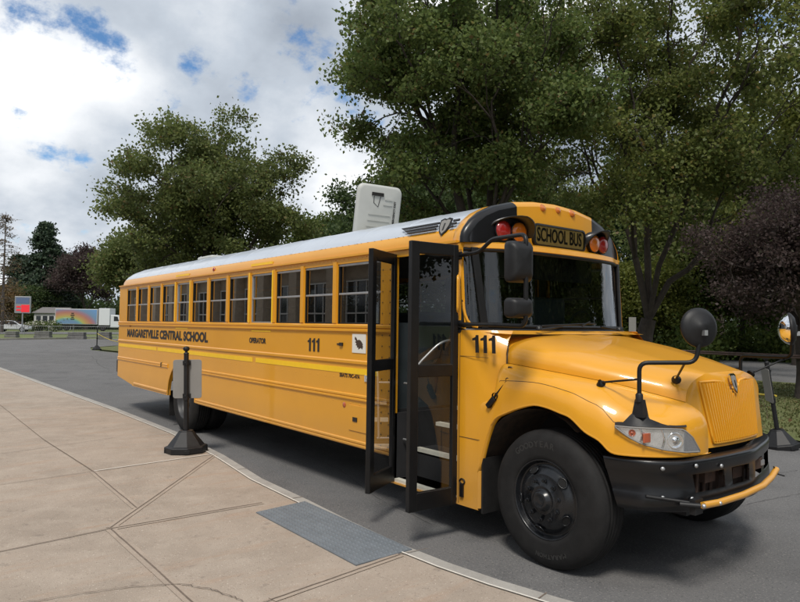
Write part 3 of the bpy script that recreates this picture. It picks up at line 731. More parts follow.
# crease line between hood & fender (dark gap)
for sg in (-1, 1):
    b = MB(); cr = [(x, sg*(interp(HY, x)+.001), interp(HC, x)-.006) for x in np.linspace(-.5, .80, 14)]
    b.tube(cr, .002, 5); 
    b.tube([(.80+.0, sg*(.601), 1.29), (.845, sg*.593, 1.22), (.872, sg*.578, 1.15), (.885, sg*.57, 1.08)], .002, 5)
    if sg < 0: b.tube([fender_pt(i, interp([(0, .42), (20, .40), (36, .36), (44, .55)], i), sg, .0005) for i in range(4, 42, 2)], .0022, 5)
    cr = [(archx(z)+.014, sg*(hood_rear_y(z)+.003), z) for z in (1.12, 1.2, 1.3, 1.4, 1.5, 1.6, 1.68)]
    b.tube(cr, .005, 5); b.build('panel_gap', M['decalgrey'], bus)
# grille
b = MB()
def gp(s_, z, o): # s_ -1..1 across, gives point on nose face
    hw = .42-(1.42-z)*.17; y = s_*hw; return (.895+(1.0-z)*.13-.17*y*y+o, y, z)
def zt_of(s_): return 1.425-.10*max(0, 1-abs(s_)/.30)
ns = 26
for k in range(ns):
    s0 = -1+2*(k+.18)/ns; s1 = -1+2*(k+.82)/ns; z1 = zt_of((s0+s1)/2); z0 = 1.0
    for j in range(6):
        za, zb_ = z0+(z1-z0)*j/6, z0+(z1-z0)*(j+1)/6
        b.add([gp(s0, za, .0), gp(s0+.012, za, .028), gp(s1-.012, za, .028), gp(s1, za, 0), gp(s0, zb_, 0), gp(s0+.012, zb_, .028), gp(s1-.012, zb_, .028), gp(s1, zb_, 0)], [(0, 1, 5, 4), (1, 2, 6, 5), (2, 3, 7, 6)]+([(0, 3, 2, 1)] if j == 0 else [])+([(4, 5, 6, 7)] if j == 5 else []))
fl = [gp(-1.02, z, .008) for z in np.linspace(1.43, .99, 8)]+[gp(s_, .985, .008) for s_ in np.linspace(-.95, .95, 10)]+[gp(1.02, z, .008) for z in np.linspace(.99, 1.43, 8)]+[gp(.6, 1.435, .008), gp(.32, 1.425, .012), gp(.05, 1.31, .012), gp(-.05, 1.31, .012), gp(-.32, 1.425, .012), gp(-.6, 1.435, .008)]
b.tube(fl, .011, 6, closed=True)
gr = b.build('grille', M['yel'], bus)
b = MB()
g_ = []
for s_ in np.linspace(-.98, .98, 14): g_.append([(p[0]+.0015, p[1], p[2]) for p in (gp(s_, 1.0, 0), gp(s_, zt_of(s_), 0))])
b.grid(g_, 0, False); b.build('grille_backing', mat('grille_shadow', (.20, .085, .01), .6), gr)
def shield(c, xd, yd, w, h, th, ms, parent, name):
    c = Vector(c); xd = Vector(xd).normalized(); yd = Vector(yd).normalized(); z = xd.cross(yd)
    o = [(-.5, .42), (-.2, .5), (0, .44), (.2, .5), (.5, .42), (.47, .05), (.3, -.27), (0, -.5), (-.3, -.27), (-.47, .05)]
    b = MB(); b.prism([c+xd*x*w+yd*y*h for x, y in o], z*th, 0); b.prism([c+xd*x*w*.78+yd*y*h*.80+z*th for x, y in o], z*.002, 1)
    return b.build(name, ms, parent)
em = shield(Vector((.862, 0, 1.405)), (0, 1, 0), (-.25, 0, 1), .088, .16, .016, [M['chrome'], M['shade']], bus, 'hood_emblem')
text('lettering', 'I', .075, (.8835, 0, 1.405), (0, 1, 0), (-.25, 0, 1), M['decal'], em, bold=.003, center=True)
# headlights: patch following the fender corner
def corner_at(s, z, off=0):  # s 0..1 from rear tip to front inner end, on the plan curve
    pts = [(.58, 1.150), (.67, 1.107), (.765, 1.037), (.85, .935), (.905, .825), (.935, .69)]
    k = s*(len(pts)-1); i = min(int(k), len(pts)-2); f_ = k-i
    x, y = pts[i][0]*(1-f_)+pts[i+1][0]*f_, pts[i][1]*(1-f_)+pts[i+1][1]*f_
    nx, ny = .55+.3*s, .8-.3*s; l_ = math.hypot(nx, ny); return Vector((x+nx/l_*off, (y+ny/l_*off), z))
def swp(x): return x-.26*min(1, max(0, (x-.3)/.3))
HT = [(0, 1.145), (.25, 1.143), (.6, 1.142), (.78, 1.135), (.9, 1.08), (1, .985)]
HB = [(0, 1.140), (.12, 1.095), (.3, 1.04), (.55, 1.0), (.8, .98), (1, .975)]
hl0 = None
for sg in (-1, 1):
    def row(o, sh=0): return [[(lambda p: (p.x if sg < 0 else swp(p.x), sg*p.y, p.z))(corner_at(s_, (interp(HT, s_)-sh)*(1-t/4)+(interp(HB, s_)+sh)*t/4, o+.0)) for s_ in np.linspace(0, 1, 22)] for t in range(5)]
    b = MB(); b.grid(row(.010), 0, True); hl = b.build('headlight', M['lens'], bus)
    b = MB(); r0 = row(.022); ed = [Vector(p) for p in r0[0]]+[Vector(p) for p in r0[-1][::-1]]; b.tube(ed, .006, 6, closed=True); b.build('headlight_trim', M['shade'], hl)
    b = MB(); b.grid(row(.024), 0, True); b.build('lens', M['clear'], hl)
    b = MB(); p = corner_at(.40, 1.078, .012); p2 = corner_at(.42, 1.078, .03); c = Vector((p.x if sg < 0 else swp(p.x), sg*p.y, p.z)); d = Vector((p2.x-p.x, sg*(p2.y-p.y), 0)); tg = Vector((-d.y, d.x, 0)).normalized()
    b.obox(c, tg, Vector((0, 0, 1)), d.normalized(), .055, .032, .006); b.build('turn_signal', M['orange'], hl, bevel=.004)
    for s_ in (.30, .53, .86):
        b = MB(); b.tube([(lambda p: Vector((p.x if sg < 0 else swp(p.x), sg*p.y, p.z)))(corner_at(s_+.03*math.sin(q*3), interp(HT, s_)*(1-q)+interp(HB, s_)*q, .012)) for q in (0, .25, .5, .75, 1)], .007, 5); b.build('divider', M['chrome'], hl)
    for s_, z_ in ((.68, 1.06), (.22, 1.105)):
        p = corner_at(s_, z_, .009); q = corner_at(s_, z_, .03); c = Vector((p.x if sg < 0 else swp(p.x), sg*p.y, p.z)); d = Vector((q.x-p.x, sg*(q.y-p.y), 0))
        rr = .058 if s_ > .5 else .024
        b = MB(); b.lathe([(rr, .006), (rr*.95, .012), (rr*.8, .004), (rr*.35, .002), (rr*.3, .012), (0, .014)], c, d, 20); b.build('lamp_bowl', M['chrome'] if s_ > .5 else M['orange'], hl)
# bumper
BP = [(.475, 1.135), (.56, 1.125), (.65, 1.10), (.76, 1.05), (.86, .96), (.935, .85), (.975, .70), (.995, .5), (1.005, .28), (1.01, 0)]
BP = [Vector((x, -y, 0)) for x, y in BP]; BP = BP+[Vector((p.x-.20*abs(p.y), -p.y, 0)) for p in BP[-2::-1]]; BQ = spline(BP, 4); NB = len(BQ)
def bz_top(i): return .925
def bz_bot(i):
    s_ = abs(i/(NB-1)*2-1); x = BQ[i].x; return .58 if x > .66 else .58+(.66-x)/.19*.27
def bump_row(f, off): 
    r_ = []; sh = (1-max(0, min(1, f)))*5.2
    for i, p in enumerate(BQ):
        # the two ends slant back from the top to the bottom edge
        q_ = i/(NB-1); k_ = sh+(NB-1-2*sh)*q_; lo = min(int(k_), NB-2); p = BQ[lo].lerp(BQ[lo+1], k_-lo)
        a = BQ[max(lo-1, 0)]; c = BQ[min(lo+2, NB-1)]; d = (c-a).normalized(); nn = Vector((d.y, -d.x, 0)); z = .58+(.925-.58)*f
        q = p+nn*off; r_.append((q.x, q.y, z))
    return r_
# slots cut in the bumper between f .35 and .72 for the centre
b = MB()
fs = [(0, -.06), (0, -.004), (.02, .004), (.16, .006), (.34, .0), (.36, -.004), (.72, -.004), (.74, 0), (.92, .004), (.97, .002), (1, -.010), (1.0, -.09)]
rows = [bump_row(f, o) for f, o in fs]
def hole(i, j):
    yc = (BQ[j].y+BQ[j+1].y)/2; return 5 <= i < 6 and ((.08 < abs(yc) < .36) or (.43 < abs(yc) < .80))
n_ = NB; vs = [p for r_ in rows for p in r_]; ff = []
for i in range(len(rows)-1):
    for j in range(n_-1):
        if not hole(i, j): ff.append((i*n_+j, i*n_+j+1, (i+1)*n_+j+1, (i+1)*n_+j))
b.add(vs, ff, 0, True); b.add([rows[k][0] for k in range(len(rows))], [tuple(range(len(rows)))])
bump = b.build('bumper', M['black'], bus)
b = MB(); b.grid([[(p.x-.10, p.y*.85, z) for p in BQ[6:-14]] for z in (.62, .90)], 0, True)
for y in np.arange(-.75, .3, .1): b.tube([(.90, y, .66), (.90, y+.02, .88)], .015, 6)
b.box((.80, -.60, .74), (.94, -.45, .82)); b.box((.82, -.2, .72), (.95, -.05, .80)); b.box((.82, .15, .74), (.95, .3, .82)); b.build('bumper_inner', M['rust'], bump)
for y in (-.28, .12, .3):
    b = MB(); b.box((.93, y-.03, .76), (.955, y+.03, .80)); b.build('bracket', M['alu'], bump)
b = MB()
for (u, v) in ((663, 470), (695, 467), (721, 467), (662, 499), (694, 500)):
    # find point on bumper front by marching the plan curve
    best = None
    for i, p in enumerate(BQ[:NB//2+4]):
        a = BQ[max(i-1, 0)]; c = BQ[min(i+1, NB-1)]; d = (c-a).normalized(); nn = Vector((d.y, -d.x, 0))
        q = p+nn*.012; t = (q-CAM); dd = t.dot(_f); uu = 400+FPX*t.dot(CR)/dd
        if best is None or abs(uu-u) < best[0]: best = (abs(uu-u), q, nn)
    q, nn = best[1], best[2]; dd = (q-CAM).dot(_f); z = at(u, v, dd).z
    b.lathe([(.015, 0), (.015, .004), (.009, .010), (0, .011)], (q.x, q.y, z), nn, 12)
b.build('bumper_bolt', M['alu'], bump)
# crossing arm folded along the bumper
b = MB(); arm = [Vector((1.075, -.90, .665)), Vector((1.085, -.70, .655)), Vector((1.09, -.35, .655)), Vector((1.075, 0, .665)), Vector((1.035, .25, .685)), Vector((1.005, .42, .72))]
b.tube(arm, .024, 8); ca = b.build('crossing_arm', M['yel'], bus)
b = MB(); b.tube([(.97, -1.0, .665), (1.075, -.93, .665)], .018, 8); b.box((1.01, -.95, .60), (1.05, -.85, .70)); b.tube([(.78, -1.09, .69), (.93, -.95, .67), (1.04, -.9, .665)], .013, 6); b.build('arm_hinge', M['plast'], ca)
for a in (arm[0], arm[1]):
    b = MB(); b.lathe([(.016, 0), (.012, .012), (0, .014)], a+Vector((.015, -.018, .0)), (.7, -.7, .1), 8); b.build('bolt', M['alu'], ca)
b = MB(); b.tube([arm[-1]+Vector((0, -.05, .03)), arm[-1]+Vector((.0, .03, -.04)), arm[-1]+Vector((.02, .10, -.06))], .006, 5); b.build('strap', M['decal'], ca)
# mirrors ---------------------------------------------------
def mirror_cross(sg):
    K0 = 0 if sg < 0 else .24
    root = MB()
    top = 1.585
    pts = rounded([(.70-K0, sg*1.04, 1.22), (.70-K0, sg*1.04, top), (.98, sg*.80, top+.01), (1.0, sg*.775, 1.78)], .06, 5)
    root.tube(pts, .0155, 10); arm_ = root.build('crossover_mirror', M['blackm'], bus)
    b = MB(); b.lathe([(.026, 0), (.026, .05), (.018, .06)], (.70-K0, sg*1.04, 1.315), (0, 0, 1), 12); b.build('collar', M['plast'], arm_)
    # spread foot following the fender above the headlight
    b = MB(); f0 = [corner_at(s_, 1.150, .015) for s_ in np.linspace(0, .83, 9)]; f1 = [p+Vector((-.05*(1 if i else 0), -.06, .02)) for i, p in enumerate(f0)]
    row0 = [(p.x-K0, sg*p.y, p.z) for p in f0]; row1 = [(p.x-.02-K0, sg*(p.y-.03), p.z+.012+.05*math.exp(-((i-3.3)/1.5)**2)) for i, p in enumerate(f0)]
    row2 = []
    for i, p in enumerate(f0):
        k = math.exp(-((i-2.6)/1.0)**2); row2.append((p.x*(1-k)+(.70)*k-.03*(1-k)-K0, sg*(p.y*(1-k)+1.02*k-.05*(1-k)), p.z+.02+.145*k))
    b.grid([row0, row1, row2], 0, True); b.obox((.70-K0, sg*1.03, 1.27), Vector((1, 0, 0)), Vector((0, 1, 0)), Vector((0, 0, 1)), .045, .035, .06, 0, .6)
    b.build('mirror_foot', M['plast'], arm_, )
    # head
    c = Vector((.985, sg*.765, 1.835)); n_ = Vector((-.80, -sg*.42, -.06)).normalized()
    b = MB(); R0 = .137
    b.lathe([(0, -.052), (.03, -.052), (.035, -.046), (.10, -.034), (.128, -.014), (R0, -.004), (R0, .012), (R0-.006, .016)], c, n_, 32); hd = b.build('mirror_shell', M['plast'], arm_)
    b = MB(); b.lathe([(R0-.004, .012), (.115, .045), (.08, .075), (.04, .09), (0, .095)], c, n_, 32); b.build('mirror_face', M['mirror'], hd)
    b = MB(); b.obox(c-n_*.058+Vector((0, 0, -.04)), n_.cross(Vector((0, 0, 1))).normalized(), n_, Vector((0, 0, 1)), .012, .02, .018); b.build('mirror_clamp', M['alu'], hd)
    for p0, p1 in (((.36-K0, sg*1.0, 1.42), (.69-K0, sg*1.04, 1.47)), ((.74, sg*.62, 1.46), (.92, sg*.84, top))):
        b = MB(); b.tube([p0, p1], .008, 6); a = Vector(p0); b.lathe([(.034, -.02), (.034, -.008), (.02, .004), (.012, .02)], a, (0, sg*.6, .8) if p0[0] < .5 else (.3, sg*.7, .5), 12); b.build('stay_rod', M['blackm'], arm_)
mirror_cross(-1); mirror_cross(1)
def mirror_side(sg):
    ax_, ay = .02, sg*1.44
    pts = rounded([(-.92, sg*1.225, 2.44), (-.62, sg*1.28, 2.445), (-.42, sg*1.34, 2.53), (ax_, ay, 2.515), (ax_, ay, 1.83), (-.45, sg*1.35, 1.84), (-.92, sg*1.225, 1.84)], .07, 5)
    b = MB(); b.tube(pts, .017, 10); root = b.build('rear_view_mirror', M['blackm'], bus)
    for zc, hh, hw in ((2.31, .155, .105), (1.965, .075, .105)):
        c = Vector((ax_-.05, ay+sg*.0, zc)); n_ = Vector((-.95, -sg*.25, 0)).normalized(); t_ = Vector((0, 0, 1)).cross(n_)
        c = c + t_*(-.02*sg)
        rings = []
        for d_, sc in ((-.075, .0), (-.075, .55), (-.06, .82), (-.02, .98), (.03, 1.0), (.04, .96)):
            rings.append([c+n_*d_+t_*x*sc+Vector((0, 0, z*sc)) for x, z in rrect(hw*2, hh*2, .035, 4)])
        b = MB(); b.grid(rings, 0, True, True); h_ = b.build('mirror_shell', M['plast'], root)
        b = MB(); q = [c+n_*.036+t_*x+Vector((0, 0, z)) for x, z in rrect(hw*1.88, hh*1.88, .03, 4)]; b.add(q, [tuple(range(len(q)))]); b.build('mirror_face', M['mirror'], h_)
        b = MB(); b.box((ax_-.045, ay-.022, zc-.03), (ax_+.022, ay+.022, zc+.03)); b.build('mirror_clamp', M['plast'], h_, bevel=.006)
    for z in (2.44, 1.84):
        b = MB(); b.box((-.95, min(sg*1.221, sg*1.24), z-.035), (-.88, max(sg*1.221, sg*1.24), z+.035)); b.build('mirror_bracket', M['plast'], root, bevel=.008)
mirror_side(-1)
# wipers
for (p0, p1, p2) in (((-.53, -.62, 1.80), (-.60, -.20, 1.83), (-.555, .05, 1.865)), ((-.53, .62, 1.80), (-.56, .35, 1.835), (-.545, -.05, 1.88))):
    b = MB(); b.tube([p0, p1], .010, 6); b.tube([(p1[0]+.02, p1[1]-.33, p1[2]+.005), (p2[0]+.0, p2[1]+.2, p2[2])], .008, 6); b.lathe([(.03, 0), (.025, .03), (0, .04)], p0, (0, 0, 1), 12); b.build('wiper', M['blackm'], bus)
b = MB(); b.tube([(-.905, -1.2215, .30), (-.905, -1.2215, 1.77)], .0022, 4); b.tube([(-.90, -1.2215, .87), (-.66, -1.2215, .87)], .0022, 4); b.tube([(-.90, -1.2215, 1.565), (-.75, -1.214, 1.565), (-.60, -1.185, 1.56)], .0022, 4); b.build('panel_gap', M['decalgrey'], bus)
# hood latch strap, side badge, side latch
b = MB(); b.tube([(-.39, -1.19, 1.38), (-.50, -1.225, 1.24)], .009, 6); b.lathe([(.032, -.03), (.032, .02), (.015, .03)], (-.385, -1.165, 1.385), (.2, -1, .2), 14); b.obox((-.525, -1.225, 1.20), Vector((.7, 0, .7)), Vector((0, 1, 0)), Vector((-.7, 0, .7)), .055, .018, .022); b.lathe([(.028, 0), (.028, .02)], (-.485, -1.215, 1.255), (0, -1, 0), 12); b.build('hood_latch', M['blackm'], bus, bevel=.004)
b = MB(); b.prism([(-.40+x*.8, -1.132, 1.475+z*.8) for x, z in ((-.035, -.01), (-.02, .03), (.03, .03), (.03, .02), (-.01, .018), (-.015, .008), (.03, .0), (.025, -.032), (-.035, -.03), (-.03, -.02), (.01, -.02), (.012, -.01))], (0, -.012, 0)); b.build('side_badge', M['chrome'], bus)
b = MB(); b.tube([(-.86+.03*cos(a), -1.225, .49+.022*sin(a)) for a in [2*pi*k/14 for k in range(14)]], .007, 5, closed=True); b.box((-.88, -1.238, .36), (-.84, -1.222, .47)); b.build('side_latch', M['blackm'], bus)
# lettering
def ones(o, xd, yd, h, pitch):
    o = Vector(o); xd = Vector(xd).normalized(); yd = Vector(yd).normalized(); n_ = xd.cross(yd); b = MB(); w = h*.25
    for k in range(3):
        p = o+xd*pitch*k; b.prism([p+xd*x+yd*z for x, z in ((w*1.0, 0), (w*2.0, 0), (w*2.0, h), (w*1.25, h), (w*1.05, h*.88), (w*.15, h*.80), (w*.15, h*.68), (w*1.0, h*.70))], n_*.0015)
    return b.build('lettering', M['decal'], bus)
def side_text(nm, s, size, x, z, sx=1, bold=0, m='decal'): return text(nm, s, size, (x, -1.2235, z), (1, 0, 0), (0, 0, 1), M[m], bus, sx=sx, bold=bold)
side_text('lettering', 'MARGARETVILLE CENTRAL SCHOOL', .205, -10.73, 1.525, 1.25, .010)
side_text('lettering', 'OPERATOR', .095, -5.06, 1.56, 1.0, .004)
ones((-3.50, -1.2235, 1.505), (1, 0, 0), (0, 0, 1), .155, .095)
side_text('lettering', 'SEATS 70C-47A', .055, -2.80, 1.255, 1.05, .0015, 'decal')
ones((-.755, -1.2225, 1.60), (1, .10, 0), (0, -.05, 1), .150, .088)
# hawk plate
b = MB(); b.box((-2.56, -1.2265, 1.525), (-2.31, -1.2225, 1.725)); hp = b.build('hawk_decal', mat('decal_white', (.72, .70, .64), .5), bus)
hk = [(-.42, .42), (-.30, .36), (-.16, .20), (-.02, .27), (.14, .22), (.28, .10), (.38, -.02), (.34, -.06), (.41, -.16), (.36, -.36), (.24, -.27), (.10, -.36), (.02, -.43), (.0, -.27), (-.12, -.31), (-.13, -.18), (-.27, -.15), (-.21, -.04), (-.36, .05), (-.27, .13), (-.42, .24)]
b = MB(); b.prism([(-2.435+x*.20+z*.03, -1.2265, 1.625+z*.15-x*.02) for x, z in hk], (0, -.0015, 0)); b.build('hawk_picture', mat('hawk_brown', (.05, .03, .02), .6), hp)
# small marker lights and door release on the side
b = MB(); b.box((-2.86, -1.228, 1.60), (-2.77, -1.222, 1.615)); b.box((-2.80, -1.24, 1.59), (-2.74, -1.222, 1.625)); b.build('side_socket', M['decal'], bus)
b = MB(); b.lathe([(.035, 0), (.035, .02), (.02, .03), (0, .03)], (-2.235, -1.222, 1.265), (0, -1, 0), 16); b.box((-2.32, -1.232, 1.235), (-2.24, -1.222, 1.30)); b.build('side_lamp', M['lens'], bus)
b = MB(); b.box((-2.60, -1.229, .70), (-2.21, -1.2215, .97)); ad = b.build('access_door', M['yel'], bus, bevel=.003); b = MB(); b.box((-2.52, -1.236, .80), (-2.44, -1.2295, .845)); b.build('handle', M['decal'], ad)
b = MB(); b.lathe([(.03, 0), (.027, .004), (0, .005)], (-2.70, -1.222, .955), (0, -1, 0), 16); b.build('side_reflector', M['orange'], bus)
b = MB(); b.box((-8.62, -1.236, 1.02), (-8.56, -1.224, 1.10)); b.build('fuel_door', M['decalgrey'], bus, bevel=.004)
b = MB(); b.box((-10.6, -1.228, 1.72), (-10.5, -1.222, 1.74)); b.build('marker_light', M['amber'], bus)
b = MB(); b.lathe([(.03, 0), (.025, .02), (0, .025)], (-6.35, -1.21, 2.64), (0, -1, .3), 12); b.build('marker_light', M['red'], bus)
# shield badge with wing bars on the roof edge
rn = Vector((0, -.62, .78)); ru = Vector((0, .80, .62)).normalized()
# roof surface local frame around profile pts 2..5
bd = shield(Vector((-1.17, -1.176, 2.725))+Vector((0, -.0, .0)), (1, 0, 0), Vector((0, .42, .9)), .16, .19, .008, [M['blackm'], M['shade']], bus, 'roof_badge')
text('lettering', 'I', .10, (-1.17, -1.189, 2.725), (1, 0, 0), (0, .42, .9), M['decal'], bd, bold=.004, center=True, depth=.002)
for k in range(3):
    z0 = 2.765-.03*k; yk = -1.150-.0225*k
    for xa, xb in ((-1.80+.07*k, -1.27), (-1.08, -1.0-.02*k)):
        b = MB(); c = [(xa+.0, yk, z0), (xb, yk, z0), (xb, yk+.011, z0+.016), (xa-.04 if xb < -1.2 else xa, yk+.011, z0+.016)]
        b.prism(c, (0, -.010, .007)); b.build('wing_bar', M['decal'], bd)
# roof hatch, open
hc = Vector((-3.83, .0, 3.05)); hx = Vector((.10, 1, 0)).normalized(); hz = Vector((.16, .0, 1)).normalized(); hn = hx.cross(hz).normalized()
def hpnt(x, z, o=0): return hc+hx*x+hz*z+hn*o
b = MB(); out_ = rrect(.68, .74, .09, 5)
rings = [[hpnt(x*s_, .28+z*s_, o) for x, z in out_] for s_, o in ((.0, .02), (.90, .02), (.97, .012), (1.0, -.01), (1.0, -.04), (.9, -.05), (0, -.05))]
b.grid(rings, 0, True, True)
for z in (.10, .18, .26): b.obox(hpnt(.0-.02+z*.1, z, .022), hx, hn, hz, .17, .006, .010)
b.obox(hpnt(.12, .40, .022), hx, hn, hz, .07, .006, .010); b.obox(hpnt(.13, .47, .022), hx, hn, hz, .06, .006, .010)
ht = b.build('roof_hatch', M['hatch'], roof)
b = MB(); b.obox(hpnt(-.05, .525, .026), hx, hn, hz, .09, .008, .022); b.tube([hpnt(-.10, .50, .022), hpnt(-.10, .41, .022), hpnt(-.03, .36, .022), hpnt(-.0, .50, .022)], .005, 5); b.build('hatch_handle', M['decal'], ht, bevel=.003)
text('lettering', 'EMERGENCY EXIT', .042, tuple(hpnt(.245, .12, .024)), tuple(hz), tuple(-hx), M['decal'], ht, bold=.001)
b = MB(); b.box((-4.2, -.32, 3.02), (-3.5, .38, 3.055)); b.build('hatch_rim', M['hatch'], roof, bevel=.02)
b = MB(); b.box((-9.3, -.35, 3.02), (-8.6, .35, 3.11)); b.build('rear_hatch', M['hatch'], roof, bevel=.04, seg=3)
# ------------------------------------------------------------------ wheels
def make_wheel(front):
    t = MB(); w = .285
    pr = [(.293, .0), (.30, -.012), (.33, -.014), (.38, -.020), (.43, -.018), (.475, -.004), (.496, .018), (.506, .035)]
    prof_ = [(.285, .03)]+pr+[(.512, .05)]
    ribs = []
    for k in range(5):
        a = .05+k*.037; ribs += [(.514, a+.004), (.514, a+.029), (.503, a+.031), (.503, a+.035)]
    prof_ += ribs+[(.512, w-.05), (.506, w-.035), (.475, w+.0), (.38, w+.015), (.293, w)]
    t.lathe(prof_, (0, 0, 0), (0, 1, 0), 72)
    tyre = t.build('tyre', M['rubber'], None)
    r = MB()
    if front:
        rp_ = [(.300, -.004), (.292, -.012), (.283, .0), (.277, .035), (.262, .045), (.235, .02), (.20, -.012), (.185, -.018), (.112, -.02), (.106, -.03), (.10, -.032), (.092, -.026), (.075, -.03), (.068, -.062), (.05, -.072), (.045, -.068), (0, -.068)]
    else:
        rp_ = [(.300, -.004), (.292, -.010), (.283, .0), (.277, .05), (.26, .10), (.22, .13), (.19, .15), (.12, .15), (.115, .10), (.07, .02), (0, .015)]
    r.lathe(rp_, (0, 0, 0), (0, 1, 0), 48)
    rim = r.build('rim', M['rim'] if front else M['rimg'], None)
    h = MB(); yy = -.018 if front else .148
    for k in range(10):
        a = 2*pi*k/10+.2; c = (.148*cos(a), yy, .148*sin(a)); h.lathe([(.017, .0), (.017, -.012), (.011, -.014), (.011, -.032), (0, -.034)], c, (0, 1, 0), 6, 0, False)
    lug = h.build('lug_nuts', M['rim'] if front else M['rimg'], rim)
    for k in range(5):
        a = 2*pi*k/5+.75; u = Vector((cos(a), 0, sin(a))); tt = Vector((-sin(a), 0, cos(a))); n_ = Vector((0, -1, 0)); nn = (n_*.75+u*.6).normalized() if front else n_; up_ = tt.cross(nn)
        c = u*.222+Vector((0, -.002 if front else .118, 0))
        ring = [c+tt*.040*cos(q)+up_*.030*sin(q)+nn*.008 for q in [2*pi*j/20 for j in range(20)]]
        h = MB(); h.add(ring, [tuple(range(20))], 0); h.tube(ring, .005, 5, 1, True)  # flat disc on the uncut rim, the hole's shade painted as black
        h.build('vent_hole_disc', [M['hole'], M['rim']], rim)
    parts = [tyre, rim]
    if front:
        for body, r0, a0, sgn, size in (('GOODYEAR', .408, 128, 1, .062), ('MARATHON', .408, -62, 1, .045)):
            n = len(body); obs = []
            cu = MB()
            for i, ch in enumerate(body):
                da = math.degrees(size*.80/r0); a = R(a0-i*da)
                u = Vector((cos(a), 0, sin(a))); tt = Vector((sin(a), 0, -cos(a)))
                if body == 'MARATHON': a = R(a0+ -i*da)
                o = text('tyre_lettering', ch, size, u*r0+Vector((0, -.0195, 0)), tt, u, M['rubtxt'], None, bold=.0015, center=True, depth=.002)
                obs.append(o)
            # join letters into one mesh
            bm = bmesh.new()
            for o in obs: bm.from_mesh(o.data)
            me = bpy.data.meshes.new('tyre_lettering'); bm.to_mesh(me); bm.free(); me.materials.append(M['rubtxt'])
            for o in obs: bpy.data.objects.remove(o, do_unlink=True)
            o = bpy.data.objects.new('tyre_lettering', me); COL.objects.link(o); o.parent = tyre
    return parts
M['hole'] = mat('hole_shade', (.003, .003, .003), .9)
def wheel_at(parts, loc, rz):
    e_ = bpy.data.objects.new('wheel', None); COL.objects.link(e_); e_.parent = bus; e_.location = loc; e_.rotation_euler.z = rz; e_.empty_display_size = .2
    return e_
# thing > wheel(tyre mesh) > rim : keep to two levels below the bus
def place_wheel(front, loc, rz):
    tyre, rim = make_wheel(front)
    tyre.name = 'wheel'; tyre.parent = bus; tyre.location = loc; tyre.rotation_euler.z = rz; tyre.scale = (1.015, 1, 1.015)
    for o in [rim]+list(rim.children): o.parent = tyre
    return tyre
place_wheel(True, (0, -1.185, .515), 0); place_wheel(True, (0, 1.185, .515), pi)
place_wheel(False, (-7.605, -1.165, .515), 0); place_wheel(False, (-7.605, 1.165, .515), pi)
for sg in (-1, 1):
    t = MB(); t.lathe([(.29, 0), (.38, -.015), (.475, 0), (.506, .035), (.512, .05), (.512, .235), (.475, .285), (.29, .285)], (-7.605, sg*.865-(0 if sg < 0 else .0), .515), (0, -sg, 0) , 48); t.build('inner_tyre', M['rubber'], bus)
# grey liners behind the window posts and beside the driver
b = MB()
for sg in (-1, 1):
    for i in range(12):
        xc = X0+i*PX; y0, y1 = sorted((sg*1.150, sg*1.168)); b.box((xc-.045, y0, ZW0-.02), (xc+.045, y1, ZW1+.02))
b.box((-1.99, 1.15, .98), (-.96, 1.168, ZW0)); b.box((-1.99, 1.15, ZW0), (-1.90, 1.168, 2.5)); b.box((-1.05, 1.15, ZW0), (-.96, 1.168, 2.5)); b.build('post_liner', M['dark'], bus)
# underside
b = MB(); b.box((-11.2, -.48, .62), (.7, -.38, .86)); b.box((-11.2, .38, .62), (.7, .48, .86)); b.box((XR+.05, -1.15, .86), (-1.95, 1.15, .925))
b.tube([(-7.605, -1.0, .515), (-7.605, 1.0, .515)], .09, 12); b.tube([(0, -.95, .50), (0, .95, .50)], .06, 10); b.lathe([(0, -.2), (.2, -.12), (.22, 0), (.2, .12), (0, .2)], (-7.605, 0, .515), (1, 0, 0), 16)
b.build('chassis', M['dark'], bus)
b = MB(); b.lathe([(0, -.5), (.15, -.5), (.17, -.47), (.17, .47), (.15, .5), (0, .5)], (-3.0, -.72, .52), (1, 0, 0), 20); b.build('air_tank', M['plast'], bus)
b = MB(); b.box((-6.0, -1.05, .50), (-4.3, -.52, .84)); b.build('fuel_tank', M['dark'], bus, bevel=.05)
b = MB(); b.box((-.655, -1.20, .26), (-.635, -.86, .72)); b.build('mud_flap', M['rubber'], bus)
b = MB(); b.box((-8.33, -1.16, .18), (-8.31, -.6, .62)); b.build('mud_flap', M['rubber'], bus)
